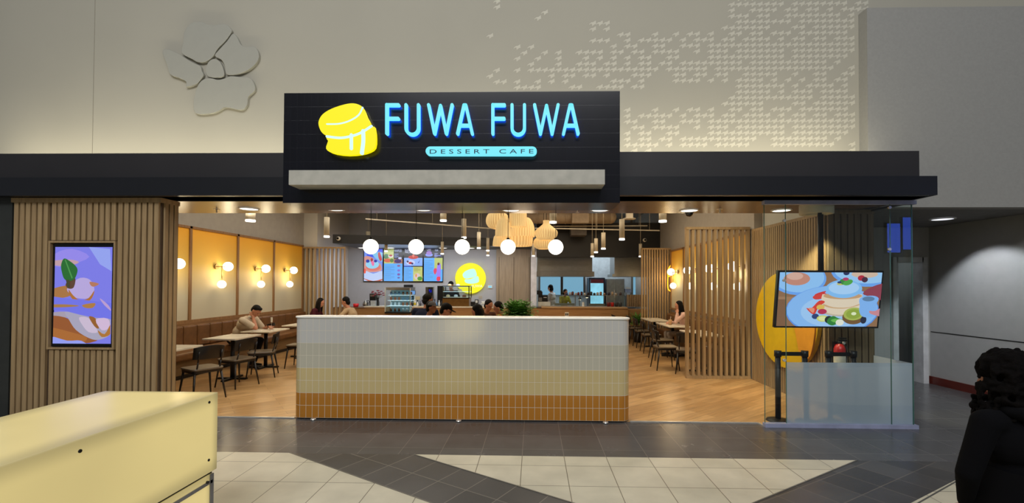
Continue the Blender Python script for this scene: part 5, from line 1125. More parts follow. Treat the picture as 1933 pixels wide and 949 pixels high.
for k in range(9): x = X_(907)+(X_(924)-X_(907))*k/8; b.box(x-.004, x+.004, 14.2, 14.21, 1.001, 1.09, WPL)
b.build('rack_frame', t)
for k in range(6): tag(MB().lathe([(.001, 0), (.025, 0), (.035, .06), (.031, .06), (.02, .01)], (X_(909)+k*.048, 14.33, 1.092), CUPW, 12).build('coffee_cup'), ['first', 'second', 'third', 'fourth', 'fifth', 'sixth'][k]+' white cup along the wire rack on the counter', 'cup', 'white cups in the wire rack')
for j, (px, n_) in enumerate(((929, 6), (937, 4), (946, 7))):
    for k in range(n_): tag(MB().lathe([(.001, 0), (.05, 0), (.085, .012), (.08, .012), (.05, .004)], (X_(px), 14.3, 1.001+k*.014), CUPW if j != 1 else mat('tan_plate', (150, 120, 90), .5), 16).build('plate'), ['lowest', 'second', 'third', 'fourth', 'fifth', 'sixth', 'seventh'][k]+[' white plate in the stack next to the wire rack', ' tan plate in the low stack between two white stacks', ' white plate in the tallest stack before the oak panels'][j], 'plate', 'plates stacked on the counter')

# ================================================================== open kitchen
def KX(px, Y): return P(px, 500, Y=Y).x
def box_px(px0, px1, py0, py1, Y, d): a, c = P(px0, py0, Y=Y), P(px1, py1, Y=Y); return (a.x, c.x, Y, Y+d, c.z, a.z)
t = thing('extraction_hood', 'wide brushed steel extraction hood over the kitchen line', 'extraction hood', (KX(1067, 15.2), 15.6, P(1067, 522, Y=15.2).z))
MB().box(*box_px(1014, 1118, 470, 514, 15.2, .9), STEEL).build('canopy', t); MB().box(*box_px(1012, 1122, 512, 522, 15.15, 1.0), STEEL).build('lip', t, bevel=.005)
t = thing('steel_vent_box', 'shorter steel hood beside the main one, catching an orange reflection', 'extraction hood', (KX(1190, 15.2), 15.6, P(1190, 521, Y=15.2).z)); MB().box(*box_px(1160, 1225, 478, 521, 15.2, .9), STEEL).build('canopy', t); MB().box(*box_px(1156, 1226, 517, 522, 15.15, 1.0), STEEL).build('lip', t); MB().box(KX(1190, 15.5), KX(1194, 15.5), 15.5, 15.55, 2.5, 4.25, STEEL).build('hanger', t)
WL = glow('pale_blue_lit_window', (128, 186, 216), .72)
for j, (p0, p1) in enumerate(((1020, 1058), (1063, 1101), (1195, 1222))):
    x0, x1, y0, y1, z0, z1 = box_px(p0, p1, 522, 556, 17.75, .04); t = struct(MB().box(x0, x1, y0, y1, z0, z1, WL).build('window_%d' % (j+1)))
    MB().box(x0-.07, x0, y0-.02, y1, z0, z1+.1, STEEL).box(x1, x1+.07, y0-.02, y1, z0, z1+.1, STEEL).build('window_frame', t)
t = thing('glass_door_fridge', 'lit glass door fridge with a dark frame at the back of the kitchen', 'fridge', (KX(1127, 16.9), 17.3, .006)); x0, x1, y0, y1, z0, z1 = box_px(1112, 1142, 524, 556, 16.9, .7)
MB().box(x0, x1, y0, y1, .007, z1, mat('dark_blue_fridge', (26, 30, 48), .4)).build('body', t); MB().box(x0+.05, x1-.06, y0-.02, y0, .25, z1-.06, glow('fridge_inside_light', (150, 226, 250), .95, .25, 3)).build('glass_door', t); MB().box(x0+.05, x1-.06, y0-.03, y0-.02, z1-.2, z1-.06, mat('red_fridge_sign', (120, 40, 50), .4)).build('header', t); MB().box(x1-.05, x1-.03, y0-.06, y0-.02, .9, 1.3, STEEL).build('handle', t)
t = thing('steel_fridge', 'tall brushed steel fridge in the kitchen', 'fridge', (KX(1162, 16.9), 17.3, .006)); x0, x1, y0, y1, z0, z1 = box_px(1145, 1179, 526, 556, 16.9, .7)
MB().box(x0, x1, y0, y1, .007, z1, mat('pale_steel', (150, 156, 158), .35, .6)).build('body', t, bevel=.01); MB().box(x0+.02, (x0+x1)/2-.01, y0-.02, y0, .1, z1-.05, mat('pale_steel', (150, 156, 158))).build('door', t); MB().box((x0+x1)/2+.01, x1-.02, y0-.02, y0, .1, z1-.05, mat('pale_steel', (150, 156, 158))).build('door', t); MB().box((x0+x1)/2-.06, (x0+x1)/2-.03, y0-.06, y0-.02, 1.0, 1.5, BRIGHT).build('handle', t)
# steel prep line with glass guard
t = thing('prep_line', 'steel kitchen prep line with glass sneeze guard behind the kitchen counter', 'prep counter', (KX(1110, 15), 15.1, .006))
x0, x1 = KX(1016, 15), KX(1200, 15); MB().box(x0, x1, 15.0, 15.6, .007, .95, STEEL).build('body', t); MB().box(KX(1016, 15), KX(1040, 15), 15.0, 15.4, .95, 1.12, WPL).build('white_unit', t)
zs = P(1100, 557, Y=14.85).z
MB().box(KX(1040, 14.85), KX(1180, 14.85), 14.84, 15.15, zs-.012, zs, STEEL).build('guard_shelf', t)
for px in (1040, 1086, 1094, 1145, 1180): MB().box(KX(px, 14.85)-.012, KX(px, 14.85)+.012, 14.84, 14.87, 1.001, zs-.012, STEEL).build('guard_post', t)
MB().add([(KX(1040, 14.85), 14.845, 1.0), (KX(1180, 14.85), 14.845, 1.0), (KX(1180, 14.85), 14.845, zs-.012), (KX(1040, 14.85), 14.845, zs-.012)], [(0, 1, 2, 3)], GLASS).build('guard_glass', t)
MB().box(KX(1047, 14.9), KX(1085, 14.9), 14.95, 14.98, 1.0, P(1, 568, Y=14.9).z+.02, mat('olive_grey_unit', (122, 122, 108), .5)).build('food_well', t); MB().box(KX(1112, 14.9), KX(1143, 14.9), 14.93, 14.98, .99, 1.07, mat('olive_grey_unit', (122, 122, 108))).build('food_well', t)
q0 = P(1183, 556, Y=14.6); q1 = P(1222, 579, Y=14.6)
b = MB(); k = 9
vs = []; 
for z in (q1.z, q0.z): vs += [(q0.x+(q1.x-q0.x)*i/(k*4), 14.6+.03*math.sin(i*math.pi/2), z) for i in range(k*4+1)]
m_ = k*4+1; b.add(vs, [(i, i+1, m_+i+1, m_+i) for i in range(k*4)], mat('corrugated_steel', (190, 170, 140), .25, .9), True)
tag(b.build('corrugated_panel'), 'wavy corrugated metal panel at the end of the kitchen counter', 'panel')
q = P(1012, 577, Y=14.3)
for j, (px, py) in enumerate(((1094.5, 565), (1108, 561))):
    q = P(px, py, Y=14.95); t = thing('heat_lamp', ['lower', 'upper'][j]+' glowing heat lamp over the prep line', 'heat lamp', tuple(q), 'heat lamps'); MB().lathe([(.012, .09), (.03, .06), (.07, .0)], q, STEEL, 16).build('lamp_shade', t); MB().ball(q, (.045, .045, .025), glow('heat_bulb', (255, 236, 200), 1.6), 12, 8).build('bulb', t); MB().cyl(q+Vector((0, 0, .08)), (q.x, q.y, zs), .006, .006, STEEL, 6).build('stem', t) if q.z+.08 < zs else None
jars = [(1070, (60, 60, 90)), (1076, (200, 200, 210)), (1081, (110, 60, 50)), (1087, (214, 210, 200)), (1092, (120, 50, 44)), (1098, (90, 44, 40)), (1104, (220, 216, 206)), (1110, (50, 40, 40)), (1116, (60, 74, 70)), (1122, (50, 60, 54)), (1128, (196, 190, 180)), (1134, (190, 150, 120)), (1141, (176, 140, 110)), (1149, (60, 50, 60)), (1156, (196, 170, 140)), (1163, (210, 196, 176)), (1171, (90, 70, 66))]
for j, (px, c_) in enumerate(jars):
    x = KX(px, 14.97); h_ = .07+.04*((j*7) % 3)/2
    nm_ = {0: 'dark blue', 1: 'pale', 2: 'brown', 3: 'cream', 4: 'rust red', 5: 'deep brown', 6: 'white', 7: 'black', 8: 'grey green', 9: 'dark green', 10: 'light grey', 11: 'tan', 12: 'light brown', 13: 'plum', 14: 'beige', 15: 'sand', 16: 'cocoa'}[j]
    tag(MB().lathe([(.001, 0), (.04, 0), (.042, h_*.8), (.03, h_), (.001, h_+.01)], (x, 14.97, zs+.001), mat('topping_%d' % j, c_, .35), 12).build('topping_jar'), nm_+' topping jar on the steel guard shelf of the kitchen', 'jar', 'topping jars on the guard shelf')
for px, c_, lb in ((1150, (120, 40, 40), 'dark red'), (1157, (200, 40, 34), 'bright red'), (1165, (60, 60, 64), 'grey'), (1172, (70, 74, 80), 'slate')):
    x = KX(px, 14.4); tag(MB().lathe([(.001, 0), (.05, 0), (.055, .12), (.05, .13), (.001, .13)], (x, 14.5, 1.001), mat('tub_'+lb.replace(' ', '_'), c_, .35), 14).build('ingredient_tub'), lb+' ingredient tub behind the kitchen counter edge', 'tub', 'ingredient tubs')
q = P(1101, 575, Y=14.35); tag(MB().lathe([(.001, 0), (.045, 0), (.045, .02), (.03, .03), (.045, .05), (.03, .07), (.045, .09), (.03, .11), (.04, .14)], (q.x, 14.35, 1.001), CUPW, 14).build('cup_tower'), 'short tower of white cups on the oak kitchen counter', 'cup stack')
boxes('black_mixer', 'black mixer at the column end of the kitchen', 'mixer', 1016, 1024, 550, 562, BMET, 15.1, .2, base=1.12, parts=(('mixer_head', -.3, .8, .7, 1.1, BMET), ('mixer_bowl', .1, .9, .05, .4, STEEL)))
boxes('black_printer', 'black order printer on the prep line', 'printer', 1024, 1034, 557, 564, BMET, 15.05, .2, base=1.121, parts=(('paper_slot', .2, .8, .6, .7, WPL),))
boxes('stacked_boxes', 'pile of blue and white packets on the kitchen rear shelf', 'packets', 1180, 1192, 545, 552, mat('blue_white_packets', (170, 186, 220), .6), 16.9, .2, parts=(('packet_top', .1, .8, 1.0, 1.4, WPL), ('rack_leg', .1, .2, -10.6, 0, STEEL), ('rack_leg', .8, .9, -10.6, 0, STEEL)))

# two blue advert screens across the hall, behind the viewer: seen mirrored in the glass case
for x, z, h_, lb in ((11.75, 3.25, .95, 'small blue advert screen across the hall, mirrored in the glass case'), (12.25, 3.4, 1.05, 'taller blue advert screen across the hall, mirrored at the glass case corner')):
    t = thing('advert_screen', lb, 'screen', (x, -4, 0)); MB().box(x-.24, x+.24, -4.1, -4.0, z-h_/2-.03, z+h_/2+.03, BMET).build('screen_body', t); MB().box(x-.04, x+.04, -4.08, -4.03, 0, z-h_/2, BMET).build('stand_post', t)
    MB().poly([(x-.21, -3.995, z-h_/2), (x+.21, -3.995, z-h_/2), (x+.21, -3.995, z+h_/2), (x-.21, -3.995, z+h_/2)], glow('blue_advert', (70, 110, 255), 4)).build('screen_picture', t, fix=False)
# ================================================================== people
def remesh(b, name, parent, m, vox, smooth=4, extra=None):
    me = bpy.data.meshes.new('tmp'); me.from_pydata(b.v, [], b.f); me.update()
    o = bpy.data.objects.new('tmp', me); C.objects.link(o)
    md = o.modifiers.new('r', 'REMESH'); md.mode = 'VOXEL'; md.voxel_size = vox
    if smooth: ms = o.modifiers.new('s', 'SMOOTH'); ms.factor = .5; ms.iterations = smooth
    r = bpy.data.meshes.new_from_object(o.evaluated_get(bpy.context.evaluated_depsgraph_get()))
    bpy.data.objects.remove(o); bpy.data.meshes.remove(me)
    r.name = name; r.materials.clear(); r.materials.append(m)
    r.polygons.foreach_set('use_smooth', [True]*len(r.polygons))
    n = bpy.data.objects.new(name, r); C.objects.link(n); n.parent = parent
    return n
def cap(b, p, q, r0, r1, n=12):
    b.cyl(p, q, r0, r1, SKIN, n); b.ball(p, r0, SKIN, n, 8); b.ball(q, r1, SKIN, n, 8)
def chain(b, pts, rs):
    for i in range(len(pts)-1): cap(b, pts[i], pts[i+1], rs[i], rs[i+1])
def ik(s, h, l1, l2, hint):
    d = h-s; L_ = min(d.length, (l1+l2)*.995); dn = d.normalized(); a = (l1*l1-l2*l2+L_*L_)/(2*L_)
    hh = math.sqrt(max(0, l1*l1-a*a)); p = hint-dn*hint.dot(dn)
    return s+dn*a+(p.normalized()*hh if p.length > 1e-4 else Vector()), s+dn*L_
def hand(b, w_, d, side, s=1.0, curl=35):
    """palm, four unequal bent fingers and a thumb from the palm's side"""
    d = d.normalized(); nrm = Vector((0, 0, -1)); nrm = nrm-d*nrm.dot(d)
    nrm = nrm.normalized() if nrm.length > .2 else Vector((0, -1, 0)); sd = d.cross(nrm)*side
    kn = [w_+d*.085*s+sd*o*s for o in (-.032, -.011, .011, .031)]
    for k in kn: cap(b, w_+d*.01+(k-w_-d*.085*s)*.5, k, .014*s, .0115*s, 8)
    for k, L_ in zip(kn, (.062, .075, .080, .072)):
        a = R(curl); d1 = d*math.cos(a)+nrm*math.sin(a); d2 = d*math.cos(2*a)+nrm*math.sin(2*a)
        m1 = k+d1*L_*.55*s; cap(b, k, m1, .0098*s, .009*s, 8); cap(b, m1, m1+d2*L_*.45*s, .009*s, .0078*s, 8)
    t0 = w_+d*.03*s+sd*.03*s; t1 = t0+(d*.6+sd*.7+nrm*.3).normalized()*.042*s; cap(b, t0, t1, .0135*s, .011*s, 8); cap(b, t1, t1+(d*.9+sd*.2+nrm*.4).normalized()*.03*s, .011*s, .009*s, 8)
def person(label, loc, yaw, top, bottom, skin=SKIN, hair=('short', HAIR), lean=15, pitch=10, turn=0, hands=((-.16, .42, .77), (.16, .42, .77)),
           elbows=None, sleeve='short', sit=True, seat=.47, scale=1.0, hat=None, vox=.010, curl=35, build_=1.0, extra=None):
    t = thing('person', label, 'person', (0, 0, 0)); S = scale
    le = R(lean); up = Vector((0, math.sin(le), math.cos(le))); Rx = Euler((-le, 0, 0)).to_matrix()
    pel = Vector((0, 0, (seat+.10) if sit else .90*S)); wst = pel+up*.18*S; cst = pel+up*.36*S; nb = pel+up*.52*S
    w_ = .185*S*build_; sh = [nb-up*.05*S+Vector((sx*w_, 0, 0)) for sx in (-1, 1)]
    hp = Euler((-R(lean*.4+pitch), 0, R(turn))).to_matrix(); hu = hp @ Vector((0, 0, 1)); hf = hp @ Vector((0, 1, 0)); hr_ = hp @ Vector((1, 0, 0))
    hc = nb+(up+hu).normalized()*.085*S+hu*.095*S+hf*.02*S
    def el3(b, c, r, M_=Rx): b.ball(c, tuple(x*S for x in r), SKIN, 18, 12, M_)
    def torso(b, g=0.0):
        bw = build_
        el3(b, pel, (.165*bw+g, .12+g, .11+g)); el3(b, wst, (.135*bw+g, .105*bw+g, .14+g)); el3(b, cst, (.16*bw+g, .115*bw+g, .15+g)); el3(b, nb-up*.07*S, (.15*bw+g, .09+g, .075+g))
        for q in sh: cap(b, nb-up*.05*S, q, .055*S+g, .052*S+g)
    elb, wr = [], []
    for i, sx in enumerate((-1, 1)):
        h = Vector(hands[i]); hint = Vector(elbows[i]) if elbows and elbows[i] else Vector((sx*.5, -.2, -1))
        e, ww = ik(sh[i], h, .285*S, .25*S, hint); elb.append(e); wr.append(ww)
    if sit:
        hip = [pel+Vector((sx*.09, .02, -.02)) for sx in (-1, 1)]; kn = [Vector((sx*.12, .44, seat+.06)) for sx in (-1, 1)]; an = [Vector((sx*.13, .36+.05*sx, .09)) for sx in (-1, 1)]
    else:
        hip = [pel+Vector((sx*.085*S, 0, -.03)) for sx in (-1, 1)]; kn = [Vector((sx*.09*S, .02+.03*sx, .48*S)) for sx in (-1, 1)]; an = [Vector((sx*.09*S, -.03+.05*sx, .09*S)) for sx in (-1, 1)]
    b = MB(); torso(b, -.004)
    cap(b, nb-up*.04*S, hc-hu*.05*S, .06*S, .05*S)
    el3(b, hc+hu*.025*S, (.075, .093, .095), hp); el3(b, hc-hu*.03*S+hf*.015*S, (.062, .075, .085), hp); el3(b, hc-hu*.085*S+hf*.055*S, (.032, .026, .024), hp)
    cap(b, hc+hu*.01*S+hf*.085*S, hc-hu*.022*S+hf*.102*S, .009*S, .015*S, 8); cap(b, hc-hu*.06*S+hf*.08*S-hr_*.018*S, hc-hu*.06*S+hf*.08*S+hr_*.018*S, .009*S, .009*S, 8)
    cap(b, hc+hu*.028*S+hf*.08*S-hr_*.03*S, hc+hu*.028*S+hf*.08*S+hr_*.03*S, .012*S, .012*S, 8)
    for sx in (-1, 1): b.ball(hc-hu*.005*S+hr_*sx*.077*S-hf*.005*S, (.010*S, .018*S, .030*S), SKIN, 10, 8, hp)
    for i, sx in enumerate((-1, 1)):
        chain(b, [sh[i], elb[i], wr[i]], [.045*S*build_, .037*S*build_, .025*S]); hand(b, wr[i], (wr[i]-elb[i]) if not (hands[i][2] < .9 and sit) else Vector((wr[i]-elb[i]).xy.to_3d()), -sx, S, curl)
        chain(b, [hip[i], kn[i], an[i]], [.075*S, .052*S, .036*S])
    remesh(b, 'body', t, skin, vox, 2)
    # clothes
    b = MB(); torso(b, .012)
    for i in (0, 1):
        if sleeve == 'short': m_ = sh[i].lerp(elb[i], .72); chain(b, [sh[i], m_], [.058*S*build_, .054*S*build_])
        else: chain(b, [sh[i], elb[i], elb[i].lerp(wr[i], .92)], [.058*S*build_, .048*S*build_, .036*S])
    remesh(b, 'shirt', t, top, vox*1.2, 2)
    b = MB()
    for i in (0, 1): chain(b, [hip[i], kn[i], an[i]+Vector((0, 0, .02))], [.088*S, .064*S, .05*S])
    el3(b, pel-up*.02, (.172*build_, .13, .11)); remesh(b, 'trousers', t, bottom, vox*1.3, 2)
    for i in (0, 1):
        b = MB(); f_ = Vector((0, 1, 0)); cap(b, an[i]+Vector((0, -.03, -.05)), an[i]+Vector((0, .13, -.06)), .038*S, .030*S); remesh(b, 'shoe', t, BMET if bottom is not WPL else WPL, .012, 2)
    # eyes and mouth
    b = MB()
    for sx in (-1, 1): b.ball(hc+hu*.008*S+hf*.087*S+hr_*sx*.030*S, (.010*S, .007*S, .006*S), BLACK, 8, 6, hp)
    b.build('eyes', t, origin=(0, 0, 0))
    # hair
    st_, hm = hair; b = MB()
    if st_ == 'fade': b.ball(hc+hu*.052*S-hf*.012*S, (.077*S, .092*S, .074*S), hm, 18, 12, hp); b.ball(hc+hu*.095*S+hf*.05*S, (.05*S, .035*S, .03*S), hm, 14, 10, hp); b.ball(hc+hu*.015*S-hf*.045*S, (.076*S, .056*S, .075*S), hm, 14, 10, hp)
    else:
        b.ball(hc+hu*.045*S-hf*.022*S, (.084*S, .095*S, .092*S), hm, 20, 14, hp); b.ball(hc-hu*.02*S-hf*.055*S, (.074*S, .055*S, .075*S), hm, 16, 12, hp)
    if st_ == 'bob': 
        for sx in (-1, 1): b.ball(hc-hu*.05*S-hf*.03*S+hr_*sx*.05*S, (.04*S, .055*S, .08*S), hm, 12, 10, hp)
    if st_ == 'long':
        e_ = hc-hf*.09*S-Vector((0, .02, .30))*S
        for sx in (-1, 0, 1): chain(b, [hc-hf*.05*S+hr_*sx*.045*S, hc-hf*.075*S+hr_*sx*.055*S-Vector((0, 0, .12))*S, e_+Vector((sx*.05*S, 0, 0))], [.052*S, .05*S, .028*S])
        for sx in (-1, 1): chain(b, [hc+hr_*sx*.062*S+hu*.03*S, hc+hr_*sx*.08*S-Vector((0, 0, .10))*S, hc+hr_*sx*.085*S-Vector((0, .0, .24))*S], [.03*S, .03*S, .018*S])
    if st_ == 'curly':
        rnd = random.Random(5)
        for k in range(900):
            a = rnd.uniform(0, 6.28); z = rnd.uniform(-.36, .15); rr_ = .118*math.sqrt(max(.02, 1-(max(0, z)/.16)**2)) if z > 0 else .118+.02*math.sin(-z*9)
            rr_ *= S*rnd.uniform(.93, 1.1); p = hc+Vector((math.cos(a)*rr_, math.sin(a)*rr_-.02, z*S)); f_ = (p-hc).dot(hf)
            if f_ > .075*S and -.13 < z < .05: continue
            b.ball(p, rnd.uniform(.009, .017)*S, hm, 6, 5)
        b.ball(hc+hu*.05*S-hf*.02*S, (.108*S, .115*S, .10*S), hm, 16, 12, hp); b.ball(hc-hf*.045*S-Vector((0, 0, .10))*S, (.112*S, .095*S, .15*S), hm, 16, 12); b.ball(hc-hf*.04*S-Vector((0, 0, .26))*S, (.12*S, .09*S, .10*S), hm, 16, 12)
    remesh(b, 'hair', t, hm, .009 if st_ != 'curly' else .007, 1)
    if hat is not None:
        b = MB(); prof = [(.092*math.cos(R(a))*S, .085*math.sin(R(a))*S) for a in range(0, 91, 10)]
        v = []; n = 24
        for r_, z in prof:
            for i in range(n): th = 2*math.pi*i/n; v.append(hc+hu*(.05*S+z)+hr_*r_*math.cos(th)*.95+hf*(r_*1.1*math.sin(th)-.008))
        b.add(v, [(j*n+i, j*n+(i+1) % n, (j+1)*n+(i+1) % n, (j+1)*n+i) for j in range(len(prof)-1) for i in range(n)], hat, True)
        hb_ = b.build('cap', t)
        b = MB(); n = 10; u_ = []
        for k in range(n+1):
            th = R(20+140*k/n); u_.append((math.cos(th), math.sin(th)))
        v = [hc+hu*.058*S+hr_*.085*S*x+hf*.09*S*y for x, y in u_]+[hc+hu*.045*S+hr_*.08*S*x+hf*(.09+.085*y)*S*1.0 for x, y in u_]
        v += [p-hu*.004 for p in v]; m_ = n+1
        f = [(i, i+1, m_+i+1, m_+i) for i in range(n)]+[(2*m_+i+1, 2*m_+i, 3*m_+i, 3*m_+i+1) for i in range(n)]+[(m_+i, m_+i+1, 3*m_+i+1, 3*m_+i) for i in range(n)]
        b.add(v, f, hat, True); vz = b.build('visor', t)
    if extra: extra(t, dict(hc=hc, hu=hu, hf=hf, hr=hr_, wr=wr, nb=nb, up=up, S=S))
    t.location = (*loc, .0065); t.rotation_euler.z = R(yaw)
    return t
def cloth(n, c, r=.85): return mat(n, c, r, vary=.06, scale=12, spec=.15)
DEN = cloth('dark_trousers', (26, 26, 34)); NAVY = cloth('navy_fabric', (24, 30, 52)); BLK = cloth('black_fabric', (20, 20, 22))
def collar(m):
    def f(t, d):
        b = MB(); n = 20
        for z, r_ in ((0, .066), (.045, .058)):
            pass
        c = d['nb']-d['up']*.0; vs = []
        for z, r_ in ((0.0, .074), (.05, .062)): vs += [c+d['up']*z+Vector((r_*math.cos(2*math.pi*i/n), r_*.95*math.sin(2*math.pi*i/n)+.01, 0)) for i in range(n)]
        b.add(vs, [(i, (i+1) % n, n+(i+1) % n, n+i) for i in range(n)], m, True); b.build('shirt_collar', t)
    return f
def both(*fs):
    def f(t, d):
        for g in fs: g(t, d)
    return f
def glasses(t, d):
    b = MB(); c = d['hc']+d['hu']*.01+d['hf']*.098
    for sx in (-1, 1):
        ring_ = [c+d['hr']*(sx*.031+.021*math.cos(2*math.pi*i/12))+d['hu']*.017*math.sin(2*math.pi*i/12) for i in range(13)]; b.tube(ring_, .003, BMET, 5)
        b.tube([c+d['hr']*sx*.052, d['hc']+d['hr']*sx*.082+d['hu']*.01], .0025, BMET, 5)
    b.build('glasses', t)
person('man in a pale polo shirt, cheek on his fist, looking at a phone', (-6.0, 9.06), -90, cloth('pale_polo_cotton', (196, 182, 162)), DEN, SKIN, ('fade', HAIR), 34, 26, -8,
       hands=((-.13, .60, .82), (.05, .385, 1.02)), elbows=((-.6, 0, -1), (.25, .5, -1)), build_=1.12, vox=.008, curl=42, extra=collar(cloth('white_collar', (214, 208, 196))))
ph = MB(); ph.obox((0, 0, 0), (.037, 0, 0), (0, .075, 0), (0, 0, .004), BLACKG); o = ph.build('smartphone', bevel=.002); o.location = (-5.33, 9.15, .85); o.rotation_euler = (R(20), R(-50), R(-90)); tag(o, 'dark smartphone held by the man in the pale polo shirt', 'phone')
person('dark haired woman in a maroon top seated facing the man in beige', (-5.86, 11.85), -88, cloth('maroon_knit', (72, 26, 36)), DEN, SKIN, ('long', HAIRB), 22, 12, 0, sleeve='long', scale=.95, vox=.012)
person('man in a beige t-shirt with short black hair leaning over a table', (-4.52, 11.62), 90, cloth('beige_tee_cotton', (178, 154, 122)), DEN, SKIN, ('short', HAIR), 26, 6, 0, hands=((-.15, .50, .80), (.18, .46, .80)), elbows=((-1, 0, -.6), (1, 0, -.6)), scale=1.02, build_=1.08, vox=.010)
person('man in a navy shirt seen from behind, black hair, at the middle table', (-2.44, 9.9), -18, NAVY, DEN, SKIND, ('short', HAIR), 16, 4, -25, build_=1.2, scale=1.12, vox=.012)
person('man in a grey cap turned towards the oak panels', (-2.28, 9.0), -95, cloth('slate_blue_tee', (52, 60, 84)), DEN, SKIND, ('short', HAIR), 24, -4, 0, hat=cloth('grey_cap_cotton', (92, 90, 92)), vox=.011)
person('man in a black cap and glasses bent over the table in a dark green shirt', (-1.98, 8.38), -90, cloth('dark_green_shirt', (24, 42, 38)), DEN, SKIN, ('short', HAIR), 30, 12, 0, hat=cloth('black_cap_cotton', (12, 11, 12)), vox=.010, build_=1.15, scale=1.04, extra=glasses)
person('woman with long black hair bending forward at the middle table', (-.60, 8.4), 92, BLK, DEN, SKIN, ('long', HAIR), 34, 18, 0, sleeve='long', scale=1.06, vox=.011)
person('diner with brown hair looking down beside the long haired woman', (-1.13, 10.2), -150, cloth('brown_tee', (84, 56, 44)), DEN, SKIN, ('short', HAIRB), 20, 14, 20, vox=.012)
person('diner with black hair and an orange collar next to the fern', (-.42, 9.3), 95, cloth('rust_tee', (128, 72, 40)), DEN, SKIN, ('short', HAIR), 24, 12, 0, vox=.011, extra=collar(cloth('orange_collar', (224, 140, 60))))
person('staff member in a black cap behind the pastry case', (P(852, 540, Y=15.0).x, 15.0), 178, BLK, BLK, SKIN, ('short', HAIR), 3, 8, 0, hands=((-.2, .25, 1.05), (.2, .25, 1.05)), sit=False, scale=1.03, hat=cloth('black_cap_cotton', (12, 11, 12)), vox=.014)
def mask(t, d):
    b = MB(); b.ball(d['hc']-d['hu']*.045+d['hf']*.055, (.056, .045, .042), WPL, 14, 10); b.build('face_mask', t, origin=(0, 0, 0))
person('kitchen cook with bobbed black hair and a white face mask', (P(1044, 540, Y=16.3).x, 16.3), 65, cloth('white_apron', (206, 208, 210)), BLK, SKIN, ('bob', HAIR), 5, 14, 0, hands=((-.15, .32, 1.0), (.15, .32, 1.0)), sit=False, scale=.975, vox=.013, extra=mask)
person('shorter kitchen cook with dark hair and a yellow green top', (P(1062, 540, Y=16.3).x+.05, 16.35), -150, cloth('olive_yellow_tee', (170, 164, 60)), BLK, SKIN, ('bob', HAIR), 5, 16, 0, hands=((-.15, .32, .95), (.15, .32, .95)), sit=False, scale=.885, vox=.013)
person('dark haired woman in a pale pink sweater on the alcove bench with an iced drink', (3.64, 10.95), 90, cloth('pink_sweater', (216, 178, 164)), cloth('pale_grey_trousers', (150, 142, 136)), SKIN, ('long', HAIR), 14, 10, 0,
       hands=((-.08, .24, 1.02), (.1, .36, .80)), elbows=((-.4, .3, -1), (.6, 0, -1)), sleeve='long', scale=.92, vox=.010)
# passer-by close to the camera
COAT = cloth('midnight_navy_coat', (3, 3, 6), .95)
def coat(t, d):
    b = MB(); b.lathe([(.15, .92), (.175, .80), (.19, .66), (.20, .50), (.19, .49)], (0, 0, 0), COAT, 28); b.build('coat_skirt', t)
    b = MB(); n = 14
    for i in range(n): a = 2*math.pi*i/n; b.ball((.085*math.cos(a), .075*math.sin(a)-.01, d['nb'].z+.01), .032, COAT, 10, 8)
    remesh(b, 'coat_collar', t, COAT, .010, 2)
person('passer-by with dark curly hair and a midnight navy coat walking past', (2.11, 2.02), 12, COAT, BLK, SKIND, ('curly', mat('soft_black_hair', (6, 4, 4), .9, spec=.1, vary=.3, scale=60, bump=.6)), 4, 10, 10,
       hands=((-.15, .12, .72), (.17, .12, .72)), elbows=((-1, -.3, -.5), (.9, -.9, -1)), sleeve='long', sit=False, scale=.81, vox=.007, build_=1.12, extra=coat)

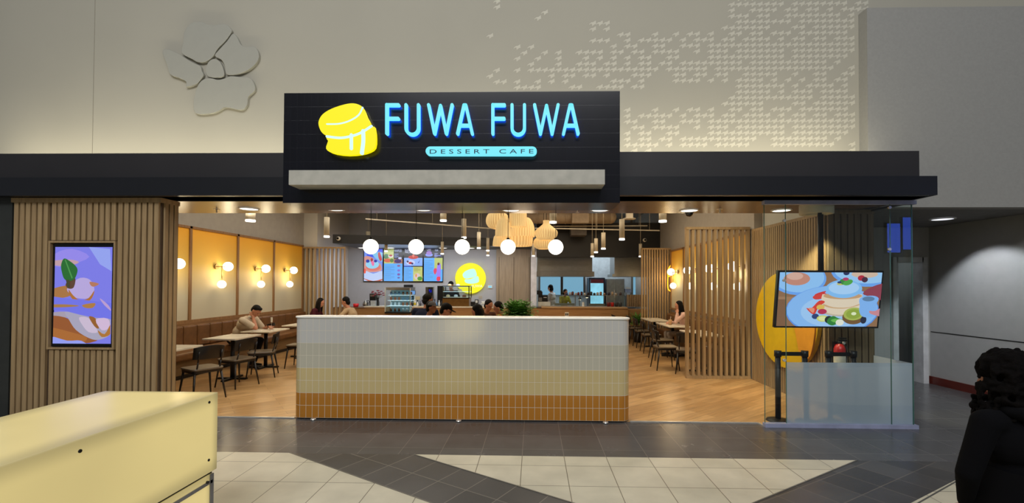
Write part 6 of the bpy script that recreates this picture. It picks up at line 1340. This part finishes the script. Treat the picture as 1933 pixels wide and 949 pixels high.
# ================================================================== small things on tables, plants
# fern in a tall planter behind the half wall
GRN = mat('fern_green', (96, 150, 62), .6, vary=.2, scale=20)
def fern(x, y, z, r_, h_, n, label, seed, potm, pot):
    t = thing('potted_fern', label, 'potted plant', (x, y, .006)); rnd = random.Random(seed)
    MB().lathe(pot, (x, y, .0065), potm, 24).build('planter', t)
    lf = MB()
    for i in range(n):
        a = rnd.uniform(0, 6.283); e = rnd.uniform(.25, 1.25); L_ = r_*rnd.uniform(.8, 1.15); d = Vector((math.cos(a)*math.cos(e), math.sin(a)*math.cos(e), math.sin(e)))
        p = Vector((x, y, z)); pts = []
        for k in range(7): pts.append(p.copy()); p = p+d*L_*1.6/6; d = (d+Vector((0, 0, -.16))).normalized()
        sd = d.cross(Vector((0, 0, 1))).normalized()
        for k in range(6):
            w_ = .05*math.sin((k+1)/7*math.pi)+.008
            for sx in (-1, 1):
                q = pts[k]; e2 = q+sd*sx*w_+(pts[k+1]-q)*.9+Vector((0, 0, rnd.uniform(-.01, .01))); lf.poly([q, q+(pts[k+1]-q)*.75, e2], GRN)
    lf.build('foliage', t, fix=False); return t
fx_ = P(978, 585, Y=7.3).x
fern(fx_, 7.3, 1.16, .20, .3, 420, 'bushy green fern in a tall planter rising over the half wall', 2, mat('grey_planter', (70, 68, 64), .6), [(.001, 0), (.14, 0), (.17, .9), (.17, 1.09), (.15, 1.09), (.15, 1.03), (.001, 1.03)])
q = P(1199, 600, Y=13.95); fern(q.x, 13.55, .55, .24, .3, 90, 'dark leafy potted plant by the end of the kitchen counter', 5, mat('dark_planter', (40, 38, 36), .6), [(.001, 0), (.14, 0), (.17, .46), (.15, .46), (.001, .42)])
# things on the tables
ZT = .7565
b = thing('iced_drink', 'iced latte in a clear cup with a straw in front of the woman in pink', 'drink', (3.22, 10.82, ZT))
MB().lathe([(.001, 0), (.03, 0), (.042, .12), (.001, .12)], (3.22, 10.82, ZT+.0005), mat('milky_coffee', (196, 152, 108), .3), 16).build('cup', b); MB().cyl((3.22, 10.82, ZT+.1), (3.235, 10.82, ZT+.19), .004, .004, WPL, 6).build('straw', b)
t = thing('table_number_stand', 'slim table stand with a white card beside the seated man', 'table stand', (-5.2, 9.0, ZT)); q = P(513, 590, Y=9.0)
MB().cyl((q.x, 9.0, ZT+.0005), (q.x, 9.0, ZT+.012), .035, .035, BRIGHT, 16).build('base', t); MB().cyl((q.x, 9.0, ZT), (q.x, 9.0, ZT+.22), .003, .003, BRIGHT, 6).build('rod', t); MB().box(q.x-.018, q.x+.018, 8.996, 9.004, ZT+.16, ZT+.26, WPL).build('number_card', t)
t = tag(MB().obox((-5.42, 8.86, ZT+.003), (.07, .02, 0), (-.012, .045, 0), (0, 0, .002), WPL).build('paper_napkin'), 'white paper napkin lying on the table by the seated man', 'napkin')
